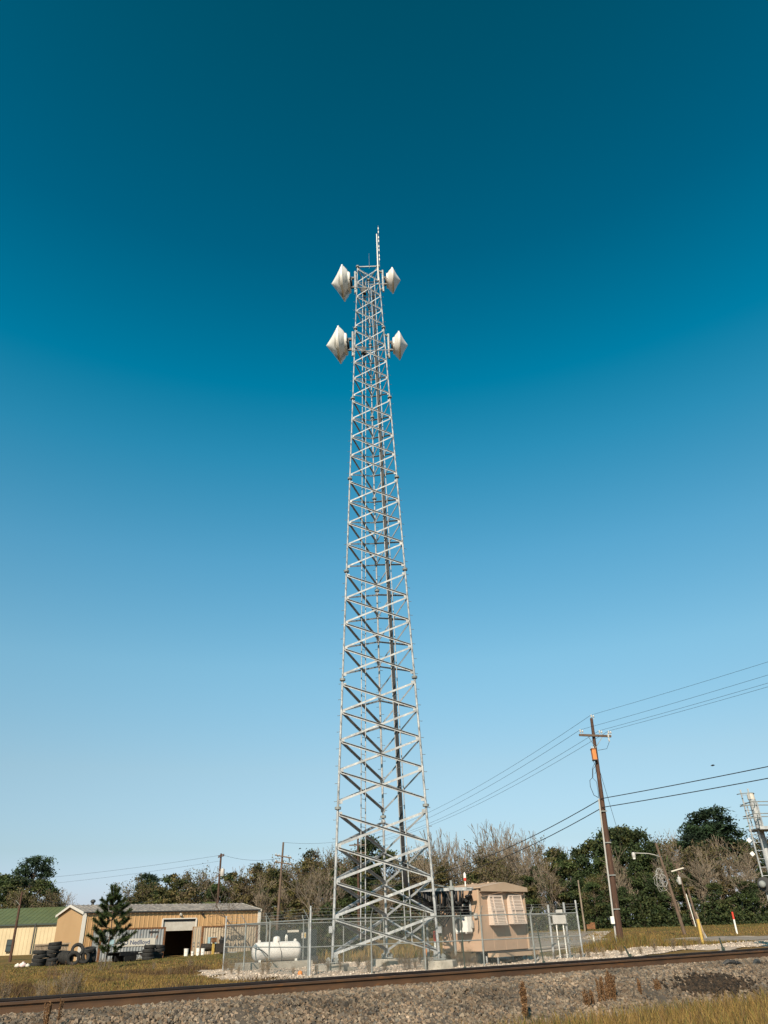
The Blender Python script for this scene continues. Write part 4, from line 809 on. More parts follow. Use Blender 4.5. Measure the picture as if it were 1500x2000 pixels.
# plank fence by the cream shed, rubbish bag
f0, f1 = on(62, 73.6), on(126, 74.8); pf_ = thing('plank_fence', 'weathered grey brown plank fence behind the stacked tyres', 'fence', f0); du = (f1 - f0); n = 24
for k in range(n): q = f0.lerp(f1, k / (n - 1)); MB().box(V((q.x, q.y, q.z + .80)), (.19, .025, 1.66 - .05 * (k % 3)), (du.normalized(), V((-du.y, du.x, 0)).normalized(), UPV)).build('plank', M['plank'], pf_)
for z in (.4, 1.58): MB().bar(f0 + V((0, -.05, z)), f1 + V((.3, -.05, z)), .12, .06, UPV).build('rail', M['plank'], pf_)
p = on(42, 68); bgt = thing('rubbish_bag', 'pale pink and white rubbish bags on the grass by the tyres', 'rubbish bag', p); 
for k, (dx, r, m_) in enumerate(((-.35, .24, 'cream2'), (.05, .30, 'pink'), (.42, .2, 'cream2'))): MB().lathe([(r * .3, -.02), (r, r * .35), (r * .8, r * .9), (r * .25, r * 1.15), (r * .3, r * 1.3)], p + V((dx, .05 * k, 0)), UPV, 9).build('bag', M[m_], bgt, smooth=2)
# ================================================================ POLES AND WIRES
def pole(name, label, base, top, r0, r1, m, grp=None):
    o = thing(name, label, 'utility pole', base, grp); base, top = V(base), V(top)
    MB().tube([base - V((0, 0, .2)), base.lerp(top, .5), top], [r0, (r0 + r1) / 2, r1], 12).build('pole', m, o, smooth=1); return o
def wire(label, a, b, sag, r, grp, name='overhead_wire', m='cable', n=28):
    a, b = V(a), V(b); P = [a.lerp(b, t) - V((0, 0, 4 * sag * t * (1 - t))) for t in np.linspace(0, 1, n)]
    o = MB().tube(P, r, 5).build(name, M[m], loc=a, smooth=2); return tagd(o, label, 'wire', grp)
pb_ = V((11.45, 44, gz(11.45, 44))); pt = at(1155, 1403, 44)
up = pole('utility_pole', 'tall brown utility pole with white conduit and crossarm by the road', pb_, pt, .20, .085, M['wood'])
def pz(z): return pb_.lerp(pt, (z - pb_.z) / (pt.z - pb_.z))
ad = V((.955, .30, 0)); c = pz(11.13) + V((.05, -.14, 0))
arm = MB().bar(c - ad * 1.04, c + ad * 1.06, .12, .09, UPV).build('crossarm', M['wood2'], up)
for s in (-.5, .5): MB().bar(c + ad * s + V((0, -.03, -.03)), pz(10.45) + V((0, -.1, 0)), .035, .01, UPV).build('brace', M['galv2'], up)
ins = [c + ad * x + V((0, 0, .10)) for x in (-.93, .34, .95)] + [pt + V((.02, 0, .0))]
for q in ins:
    MB().lathe([(.015, -.06), (.015, .05), (.055, .07), (.06, .11), (.035, .14), (.05, .17), (.03, .22)], q, UPV, 10).build('insulator', M['porcelain'], up, smooth=1)
    MB().lathe([(.015, -.06), (.015, .05), (.05, .07), (.055, .11), (.03, .14), (.03, .2)], q + ad * .14, UPV, 10).build('insulator', M['porcelain'], up, smooth=1)
MB().lathe([(.05, .12), (.04, -.22), (.055, -.24), (.03, -.33)], c + ad * .86 + V((0, -.08, 0)), UPV, 8).build('fuse_cutout', M['porcelain'], up)
MB().tube([c + ad * .86 + V((0, -.08, -.33)), c + ad * .6 + V((0, -.1, -.75)), pz(10.3) + V((.12, -.1, 0))], .012, 5).build('jumper', M['cable'], up, smooth=2)
tcx = at(1160, 1474, 43.8); tb = thing('pole_transformer', 'rusty orange box transformer hung high on the brown utility pole', 'transformer', tcx)
MB().box(tcx, (.22, .30, .58)).build('case', M['orange'], tb); MB().box(tcx + V((0, 0, .31)), (.27, .34, .05)).build('lid', M['rust'], tb); MB().box(tcx - V((0, 0, .31)), (.25, .32, .04)).build('base', M['darkmetal'], tb); MB().bar(tcx + V((.1, .1, .15)), pz(tcx.z + .15), .05, .05, UPV).build('bracket', M['galv2'], tb)
for k in range(2): MB().lathe([(.03, 0), (.02, .14)], tcx + V((-.05 + .1 * k, 0, .33)), UPV, 8).build('bushing', M['porcelain'], tb)
for (pts, r) in (([(1158, 1484), (1163, 1496), (1158, 1502), (1158, 1518), (1152, 1524), (1153, 1536), (1160, 1553), (1169, 1558)], .016), ([(1159, 1485), (1161, 1492), (1157, 1500), (1157, 1519), (1165, 1527), (1168, 1545), (1169, 1558)], .012), ([(1163, 1496), (1164, 1508), (1162, 1511)], .01)):
    MB().tube([at(x, y, 43.7) for x, y in pts], r, 5).build('jumper', M['cable'], up, smooth=2)
MB().tube([at(1169.5, 1560, 43.78), at(1203, 1832, 43.70) + V((-.02, 0, -.4))], .045, 8).build('conduit', M['greybox'], up, smooth=1)
for z in (2.2, 3.8, 5.4, 7.0): MB().box(pz(z) + V((-.05, -.18, 0)), (.42, .05, .05)).build('conduit_strap', M['galv2'], up)
q = at(1196, 1797, 43.6); MB().box(q, (.18, .14, .34)).build('meter_box', M['white'], up)
PX1 = V((-4.68, 100, gz(-4.7, 100))); PT1 = at(699, 1637, 100)
R1 = V((33.8, 12, 0))
cable_g, line_g = 'thick telephone cables', 'thin power lines on the crossarm'
pl_ = ['thin power line from the outer crossarm end', 'thin power line from the middle of the crossarm', 'thin power line from the inner crossarm end', 'topmost thin power line over the pole tip']
offs = [(-.95, 0), (.3, 0), (.95, 0), (0, .75)]
for q, l, (ox, oz) in zip(ins, pl_, offs):
    o2_ = V((ox * .83, ox * .55, 0))
    wire(l + ', on its road side', q + V((0, 0, .2)), R1 + o2_ + V((0, 0, 12.5 + oz)), .35, .008, line_g)
    wire(l + ', sloping down behind the tower', q + V((0, 0, .2)), PT1 + V((ox, 0, -.75 + oz)), 1.0, .010, line_g)
for z, l, zz in ((7.66, 'upper thick cable', 8.0), (7.20, 'lower thick cable', 7.4)):
    q = pz(z) + V((-.05, -.18, 0)); wire(l + ' from the brown pole towards the road', q, R1 + V((0, 0, zz + .9)), .4, .022, cable_g)
    wire(l + ' drooping behind the shelter', q, V((-4.7, 100, zz - .6)), 1.75, .024, cable_g)
wire('steep guy wire running down from the brown pole', pz(9.3) + V((.1, .1, 0)), (19.5, 66, .6), .0, .012, None, 'guy_wire', 'cable')
p697 = pole('utility_pole', 'brown pole rising behind the tower between the climbing ladder rails', PX1, PT1, .19, .11, M['wood'], 'poles of the far line')
for dz in (-.8, -1.7): MB().bar(PT1 + V((-1.1, -.12, dz)), PT1 + V((1.1, -.12, dz)), .13, .11, UPV).build('crossarm', M['wood2'], p697)
b5 = on(538.5, 100); t5 = at(553.5, 1645, 100); p5 = pole('utility_pole', 'leaning grey pole with two crossarms above the brown wood', b5, t5, .19, .11, M['wood2'], 'poles of the far line')
for py in (1671, 1684):
    MB().bar(at(537, py - 1, 99.8), at(570, py + 5, 99.8), .13, .10, UPV).build('crossarm', M['wood2'], p5)
    for px in (539, 545, 559, 567): MB().lathe([(.03, 0), (.07, .08), (.05, .22)], at(px, py - 1 + (px - 537) * .18, 99.8), UPV, 8).build('insulator', M['porcelain'], p5)
b4 = on(418, 108); t4 = at(432, 1667, 108); p4 = pole('utility_pole', 'dark leaning pole with a pale transformer above the tan shed roof', b4, t4, .19, .12, M['wood'], 'poles of the far line')
for dz in (0, -.16): MB().bar(at(426, 1672, 107.8) + V((0, 0, dz)), at(438, 1668.5, 107.8) + V((0, 0, dz)), .12, .10, UPV).build('crossarm', M['wood'], p4)
def can(name, label, c, r, h): o = thing(name, label, 'transformer', c); MB().lathe([(r * .9, -h / 2), (r, -h / 2 + .05), (r, h / 2 - .05), (r * .85, h / 2)], c, UPV, 14).build('can', M['greybox'], o, smooth=1); MB().lathe([(.04, 0), (.03, .25)], V(c) + V((0, 0, h / 2)), UPV, 8).build('bushing', M['porcelain'], o); MB().box(V(c) + V((-r * 1.1, .1, 0)), (r * .8, .1, .3)).build('bracket', M['galv2'], o)
can('pole_transformer', 'pale grey can transformer on the dark leaning pole', at(434.5, 1704, 107.6), .28, .9)
wl2 = V((-92, 128, 10.0)); wire('faint upper wire crossing the sky over the tan shed', t4 + V((0, 0, -.2)), wl2, 1.2, .014, 'faint wires over the tan shed'); wire('faint lower wire crossing the sky over the tan shed', t4 + V((0, 0, -.9)), wl2 - V((0, 0, 1.0)), 1.2, .012, 'faint wires over the tan shed')
wire('wire between the two leaning poles', t4 + V((0, 0, -.1)), t5 + V((0, 0, -1.75)), .5, .016, None); wire('wire from the grey leaning pole towards the tower', t5, PT1, .35, .014, None)
wire('dark sagging wire over the cream shed roof', at(60, 1750, 100), at(300, 1758, 96), .9, .022, None)
lb_ = on(19, 88); lt_ = at(43.5, 1741, 88); p2 = pole('utility_pole', 'bare brown pole standing before the cream shed', lb_, lt_, .15, .10, M['wood']); MB().bar(lb_.lerp(lt_, .86) + V((-.5, -.1, .1)), lb_.lerp(lt_, .80) + V((.05, -.1, 0)), .03, .03, UPV).build('step_bracket', M['galv2'], p2)
lpb, lpt = on(1338, 70), at(1281, 1647, 70)
lp2 = pole('lamp_pole', 'leaning brown street lamp pole before the dark green trees', lpb, lpt, .15, .10, M['wood2']); lp2['category'] = 'street lamp'
MB().tube([at(1289, 1674, 69.9), at(1278, 1669.5, 69.9), at(1266, 1667, 69.9), at(1238, 1666, 69.9)], .035, 7).build('arm', M['greybox'], lp2, smooth=2)
hd = MB().lathe([(.10, .10), (.16, 0), (.16, -.18), (.13, -.34)], at(1237, 1667, 69.9), UPV, 12).build('lamp_head', M['greybox'], lp2, smooth=1); MB().lathe([(.13, -.33), (.11, -.44), (.05, -.48)], at(1237, 1667, 69.9), UPV, 12).build('lens', M['white'], hd)
cc_ = thing('cable_coil', 'tangled pale cable loops hanging on the street lamp pole', 'cable coil', at(1298, 1722, 69.7))
for k in range(9):
    r_ = random.Random(k); cx_, cy_ = 1292 + r_.uniform(-7, 6), 1713 + r_.uniform(-8, 10); w_, h_ = r_.uniform(4, 11), r_.uniform(8, 24)
    MB().tube([at(cx_ + w_ * math.cos(t) + 5 * math.sin(t) * .6 + r_.uniform(-1.5, 1.5), cy_ + h_ * math.sin(t) + r_.uniform(-1.5, 1.5), 69.75 + .05 * k) for t in np.linspace(0, 6.28, 15)], .015, 5).build('loop', M['greybox'], cc_, smooth=2)
b3, t3 = on(1356, 105), at(1320, 1686, 105); p3 = pole('utility_pole', 'thin distant pole with a pale tilted crossarm by the wood', b3, t3, .16, .10, M['wood2'], 'thin poles before the wood'); MB().bar(at(1311, 1702, 104.8), at(1335, 1695, 104.8), .14, .1, UPV).build('crossarm', M['cream2'], p3); can('pole_transformer', 'small white can transformer on the thin distant pole', at(1327, 1720, 104.6), .22, .85)
b6, t6 = on(1364, 100), at(1343, 1735, 100); pole('utility_pole', 'shorter distant pole without crossarm beside a white conduit', b6, t6, .15, .11, M['wood2'], 'thin poles before the wood')
tagd(MB().tube([on(1359, 99), at(1340, 1746, 99)], .05, 6).build('conduit_pipe', M['white'], loc=b6), 'thin white pipe standing between the distant poles', 'pipe')
b7, t7 = on(1143, 96), at(1129, 1719, 96); pole('utility_pole', 'thin pale bare pole before the wood, shelter side', b7, t7, .11, .08, M['bark'], 'thin poles before the wood')
b8, t8 = on(1378, 52), at(1359, 1781, 52); tagd(MB().tube([b8, t8], [.06, .05], 6).build('leaning_stake', M['plank'], loc=b8), 'leaning wooden stake behind the yellow marker', 'stake'); b9 = on(1381, 54); tagd(MB().tube([b9, at(1362, 1800, 54)], .07, 8).build('leaning_pipe', M['galv'], loc=b9), 'leaning grey pipe behind the yellow marker', 'pipe')
# ================================================================ RAILWAY SIGNAL MAST
sg = V((16.02, 35.0, gz(16.02, 35))); sm = thing('signal_mast', 'galvanised railway signal mast with ladder, railed platform and white tags', 'signal mast', sg)
MB().tube([sg - V((0, 0, .1)), V((sg.x, sg.y, 6.2))], .145, 16).build('column', M['galv'], sm, smooth=1); MB().lathe([(.15, 0), (.15, .22), (.12, .26)], V((sg.x - .02, sg.y, 6.2)), UPV, 14).build('column_cap', M['cream2'], sm)
MB().lathe([(.32, 0), (.32, .04)], sg, UPV, 16).build('base_plate', M['galv2'], sm)
ly = sg.y - .55
for x in (15.36, 15.70):
    MB().tube([V((x, ly, sg.z + .1)), V((x, ly, 6.55 + (x - 15.4) * .1))], .033, 6).build('ladder_rail', M['galv'], sm, smooth=1)
z = sg.z + .4
while z < 6.5: MB().tube([V((15.36, ly, z)), V((15.70, ly, z))], .014, 5).build('rung', M['galv'], sm); z += .32
pf2 = MB().box(V((16.55, ly + .1, 4.93)), (1.9, 1.1, .05)).build('platform', M['galv2'], sm)
for y in (-.45, .65): MB().bar(V((15.58, ly + y, 4.93)), V((17.5, ly + y, 4.93)), .12, .06, UPV).build('platform_beam', M['galv'], pf2)
for x, y in ((15.75, -.42), (16.5, -.42), (17.3, -.42), (15.75, .6), (17.3, .6)): MB().tube([V((x, ly + y, 4.9)), V((x, ly + y, 5.95))], .03, 6).build('railing_post', M['galv'], sm, smooth=1)
for z in (5.45, 5.93):
    for y in (-.42, .6): MB().tube([V((15.45, ly + y, z + .06)), V((17.5, ly + y, z))], .022, 6).build('railing', M['galv2'], sm, smooth=1)
    MB().tube([V((15.5, ly - .42, z + .05)), V((15.5, ly + .6, z + .05))], .022, 6).build('railing', M['galv2'], sm)
for k in range(3):
    z = 5.35 + .5 * k; MB().tube([V((15.53 + .36 * math.cos(t), ly - .36 * math.sin(t), z)) for t in np.linspace(0, math.pi, 9)], .02, 5).build('cage_hoop', M['galv2'], sm, smooth=2)
for (px, py) in ((1463, 1641), (1469.5, 1667.5)):
    q = at(px, py, ly - .05); mb = MB(); ax_ = (V((.8, -.3, .55)).normalized(), V((.3, .95, .1)).normalized(), V((-.55, .1, .83)).normalized()); mb.box(q, (.15, .012, .15), (ax_[0], ax_[0].cross(ax_[2]).normalized(), ax_[2])); mb.build('number_tag', M['white'], sm)
q = at(1489, 1727, 34.2); MB().lathe([(.03, -.10), (.10, -.08), (.145, 0), (.12, .07), (.05, .09)], q, V((-.5, -.8, .1)), 16).build('signal_back_cover', M['galv2'], sm, smooth=2)
MB().lathe([(.28, 0), (.28, .03), (.02, .05)], q + V((.15, .12, .0)), V((-.5, -.8, .1)), 20).build('backboard', M['black'], sm)
MB().box(q + V((.5, .25, -.05)), (.5, .35, .45)).build('signal_case', M['greybox'], sm)
# ================================================================ VEGETATION
def segs_mesh(S, n, name, m, parent, **kw):
    S = np.array(S); p0, p1, r0, r1 = S[:, :3], S[:, 3:6], S[:, 6], S[:, 7]; d = p1 - p0; d /= np.linalg.norm(d, axis=1)[:, None] + 1e-9
    ref = np.where(np.abs(d[:, :1]) < .8, [[1., 0, 0]], [[0, 1., 0]]); x = ref - d * (ref * d).sum(1)[:, None]; x /= np.linalg.norm(x, axis=1)[:, None]; y = np.cross(d, x)
    an = np.arange(n) * 2 * np.pi / n; ring = x[:, None] * np.cos(an)[None, :, None] + y[:, None] * np.sin(an)[None, :, None]
    v = np.concatenate([p0[:, None] + ring * r0[:, None, None], p1[:, None] + ring * r1[:, None, None]], 1).reshape(-1, 3); b = np.arange(len(S))[:, None] * 2 * n; k = np.arange(n)
    f = np.stack([b + k, b + (k + 1) % n, b + n + (k + 1) % n, b + n + k], 2).reshape(-1, 4)
    return npmesh(name, v + np.array(origin(parent)), f, m, parent, flat=False, **kw)
def leaf_quads(P, size, cols, name, m, parent, asp=.7, jit=.35, **kw):
    P = np.array(P); N = len(P); a = rng.normal(size=(N, 3)); a /= np.linalg.norm(a, axis=1)[:, None]; b = rng.normal(size=(N, 3)); b -= a * (a * b).sum(1)[:, None]; b /= np.linalg.norm(b, axis=1)[:, None]
    s = size * rng.uniform(.6, 1.35, (N, 1)); v = np.stack([P - a * s, P + b * s * asp * .6, P + a * s, P - b * s * asp], 1).reshape(-1, 3); f = np.arange(N * 4).reshape(-1, 4)
    cl = np.array(cols) * rng.uniform(1 - jit, 1 + jit, (N, 1)); return npmesh(name, v + np.array(origin(parent) if parent else (0, 0, 0)), f, m, parent, col=np.repeat(cl, 4, 0), **kw)
def grow(rd, p, d, L, r, dep, S, T, spread=.55, kids=(2, 3), shrink=.74, up_=.12, minr=.022, wig=.12):
    n = 3 if dep > 2 else 2; q = p.copy()
    for k in range(n):
        d = (d + V((rd.gauss(0, wig), rd.gauss(0, wig), rd.gauss(0, wig) * .6 + up_ * .3))).normalized(); e = q + d * (L / n); rr = max(minr, r * (1 - .35 / n)); S.append((*q, *e, r, rr)); q, r = e, rr
        if dep > 0 and k < n - 1 and rd.random() < .75: side(rd, q, d, L * rd.uniform(.45, .75), r * .5, dep - 1, S, T, spread, kids, shrink, up_, minr, wig)
    if dep == 0: T.append(tuple(q)); return
    for k in range(rd.randint(*kids)): side(rd, q, d, L * shrink * rd.uniform(.75, 1.15), r * rd.uniform(.55, .8), dep - 1, S, T, spread, kids, shrink, up_, minr, wig)
def side(rd, q, d, L, r, dep, S, T, spread, kids, shrink, up_, minr, wig):
    a = V((rd.gauss(0, 1), rd.gauss(0, 1), rd.gauss(0, 1))); a = (a - d * a.dot(d)).normalized(); nd = (d + a * spread * rd.uniform(.6, 1.4) + V((0, 0, up_))).normalized()
    grow(rd, q, nd, L, max(minr, r), dep, S, T, spread, kids, shrink, up_, minr, wig)
GREEN = [(.042, .062, .019), (.055, .075, .023), (.034, .052, .018), (.070, .082, .026)]
OLIVE = [(.092, .088, .028), (.115, .094, .032), (.074, .076, .024), (.13, .10, .040)]
BROWN = [(.125, .092, .054), (.105, .078, .046), (.145, .11, .062)]
def clumps(rd, C_, per, rad, cols):
    P, K = [], []
    for c, s in C_:
        k = np.array(cols[rd.randrange(len(cols))]) * rd.uniform(.65, 1.5); n = int(per * s * s)
        g = rng.normal(size=(n, 3)) * np.array([rad, rad, rad * .62]) * s * .55 + np.array(c); P.append(g); K.append(np.repeat(k[None], n, 0))
    return np.concatenate(P), np.concatenate(K)
H0 = 12.0                                           # prototypes are 12 m tall at the origin
def bare_tree(seed, slim=False, leaves=0, cols=OLIVE, barkm='twig', dep=5):
    rd = random.Random(seed); t = thing('bare_tree', 'tree', 'tree'); S, T = [], []
    if slim: grow(rd, V((0, 0, 0)), V((0, 0, 1)), 4.6, .15, dep, S, T, .36, (2, 2), .72, .3, .021, .06)
    else: grow(rd, V((0, 0, 0)), V((rd.gauss(0, .06), 0, 1)).normalized(), 3.9, .21, dep, S, T, .58, (2, 3), .74, .16, .021, .12)
    zm = max(s[5] for s in S); k = H0 / zm; S = [tuple(x * k for x in s[:6]) + s[6:] for s in S]; T = [tuple(x * k for x in q) for q in T]
    tk = [s for s in S if s[6] > .085]; tw_ = [s for s in S if s[6] <= .085]
    segs_mesh(tk, 6, 'trunk', M['bark'], t); segs_mesh(tw_, 3, 'crown', M[barkm], t)
    if leaves:
        P = np.array(T)[rng.integers(0, len(T), leaves)] + rng.normal(0, .32, (leaves, 3)); cl = np.array(cols)[rng.integers(0, len(cols), leaves)]
        leaf_quads(P, .15, cl, 'leaves', M['leaf'], t, kind='stuff')
    return t
def ever_tree(seed, wd=3.0, n=60, cols=GREEN, size=.20, low=.12):
    rd = random.Random(seed); t = thing('leafy_tree', 'tree', 'tree'); S, T, Cc = [], [], []
    S.append((0, 0, 0, .1, .05, H0 * .5, .24, .15)); S.append((.1, .05, H0 * .5, 0, 0, H0 * .9, .15, .05))
    for k in range(n):
        z = low + (1 - low) * rd.random() ** .8; a = rd.uniform(0, 6.283); prof_ = math.sin(math.pi * min(1, (z - low + .10) / (1.12 - low))) ** .6; lob = .72 + .34 * math.sin(a * 2 + seed) * math.sin(z * 7 + seed * 1.7) + rd.uniform(-.12, .2); rr = wd * prof_ * lob * (rd.random() ** .4); c = (rr * math.cos(a), rr * math.sin(a), z * H0 * .96)
        Cc.append((c, rd.uniform(.55, 1.25)))
        if k % 2 == 0: S.append((0, 0, max(1, c[2] - rr * .7), *c, .07, .02))
    segs_mesh(S, 5, 'trunk', M['bark2'], t); P, K = clumps(rd, Cc, 120, .85, cols); leaf_quads(P, size, K, 'crown', M['leaf'], t); return t
def pine_tree(seed):
    rd = random.Random(seed); t = thing('pine_tree', 'tree', 'tree'); S, Cc = [(0, 0, 0, .1, 0, 6, .2, .15), (.1, 0, 6, 0, 0, 11.3, .15, .05)], []
    for k in range(26):
        z = 6.4 + 5.2 * (k / 25) ** .9; a = k * 2.4 + rd.uniform(-.4, .4); L = (1.0 - (z - 6.4) / 8) * rd.uniform(1.2, 3.3); c = (L * math.cos(a), L * math.sin(a), z + L * .18); S.append((0, 0, z - .3, *c, .06, .025)); Cc.append((c, rd.uniform(.75, 1.15)))
        if L > 1.8: Cc.append(((c[0] * .55, c[1] * .55, c[2] - .05), .7))
    segs_mesh(S, 5, 'trunk', M['bark2'], t); P, K = clumps(rd, Cc, 230, .66, [(.022, .042, .018), (.028, .050, .020), (.018, .034, .016)]); leaf_quads(P, .17, K, 'crown', M['leaf'], t, asp=.45); return t
PROTO = dict(b0=bare_tree(3), b1=bare_tree(8), b2=bare_tree(21), s0=bare_tree(5, True), s1=bare_tree(14, True), m0=bare_tree(31, leaves=5200), m1=bare_tree(44, leaves=4200, cols=OLIVE + BROWN), m2=bare_tree(52, leaves=3000, cols=BROWN + OLIVE[:2]),
             w0=bare_tree(66, barkm='bark', dep=4), e0=ever_tree(1), e1=ever_tree(2, 2.5, 50), e2=ever_tree(4, 3.4, 70, GREEN + OLIVE[2:3]), o0=ever_tree(6, 2.9, 52, OLIVE + GREEN[:2], .2), o1=ever_tree(9, 3.2, 50, OLIVE + BROWN, .19), p0=pine_tree(2), p1=pine_tree(7))
LAB = dict(b='bare grey brown tree with a fine twig crown', s='slender bare tree with upright branches', m='half bare tree with sparse olive leaves', w='pale barked bare tree with spreading limbs', e='dense dark evergreen tree', o='olive brown leafy tree', p='tall dark pine with clumped needles')
MARKS = [(-25, 'past the cream shed edge'), (4, 'above the cream shed end'), (30, 'behind the bare brown pole'), (58, 'over the middle green roof'), (82, 'above the green roof end'), (114, 'above the tan gable wall'), (135, 'over the tan shed ridge'), (250, 'beside the top of the young pine'), (276, 'just past the young pine'), (300, 'above the grey container'), (320, 'over the roller door edge'), (345, 'above the roller door'), (368, 'over the tan container door'), (385, 'above the container logo'), (410, 'by the pale pole transformer'),
    (440, 'past the pale pole transformer'), (455, 'above the tan shed roof end'), (478, 'over the tan shed corner'), (495, 'above the start of the tank'), (515, 'above the tank dome'), (535, 'behind the pole with two crossarms'), (552, 'beside the pole with two crossarms'), (575, 'above the generator'), (592, 'between generator and gate post'), (610, 'behind the gate post'), (628, 'beside the near tower leg'), (650, 'behind the tankside tower leg'), (672, 'before the climbing ladder'), (695, 'behind the climbing ladder'), (722, 'between ladder and rear leg'), (745, 'behind the rear tower leg'), (765, 'just past the rear tower leg'), (790, 'behind the black cables'), (815, 'next to the black cables'),
    (842, 'behind the leg by the shelter'), (866, 'over the cable bridge'), (888, 'behind the beacon'), (908, 'over the beacon'), (932, 'above the shelter corner'), (958, 'over the first louvred vent'), (984, 'over the shelter ridge'), (1006, 'over the second louvred vent'), (1032, 'at the shelter end'), (1055, 'behind the green stake'), (1070, 'behind the meter frame'), (1090, 'over the meter boxes'), (1112, 'over the fence corner post'), (1140, 'behind the thin pale pole'), (1158, 'past the thin pale pole'), (1182, 'beside the brown utility pole'), (1202, 'behind the utility pole conduit'), (1220, 'just past the utility pole'), (1246, 'behind the street lamp head'), (1265, 'behind the street lamp arm'), (1282, 'at the street lamp pole top'), (1302, 'behind the cable coil'), (1324, 'over the pale tilted crossarm'), (1344, 'behind the short distant pole'), (1366, 'over the yellow marker'), (1390, 'past the yellow marker'), (1418, 'before the red capped marker'), (1442, 'behind the red capped marker'), (1466, 'behind the signal tags'), (1488, 'behind the signal ladder'), (1508, 'behind the signal column'), (1538, 'past the signal mast')]
seen = {}; used_l = {}
def tree(kind, px, top, yd, wf=1.0, zone=''):
    b = on(px, yd); h = at(px, top, yd).z - b.z; s = h / H0; P = PROTO[kind]; rz = random.uniform(0, 6.28); lab = LAB[kind[0]] + ' ' + min(MARKS, key=lambda q: abs(q[0] - px))[1]; used_l[lab] = used_l.get(lab, 0) + 1; lab = lab if used_l[lab] == 1 else ['shorter ', 'smallest ', 'lowest '][min(used_l[lab] - 2, 2)] + lab; sc_ = (s * wf, s * wf, s)
    if kind not in seen: seen[kind] = 1; P.location = b; P.rotation_euler = (0, 0, rz); P.scale = sc_; P['label'] = lab; P['group'] = 'trees ' + zone; return P
    return dup(P, b, rz, sc_, lab, 'trees ' + zone)
Z1, Z2, Z3, Z4, Z5, Z6 = 'behind the cream shed', 'behind the tan shed roof', 'between tan shed and tower', 'seen through the tower', 'behind the equipment shelter', 'beyond the brown utility pole'
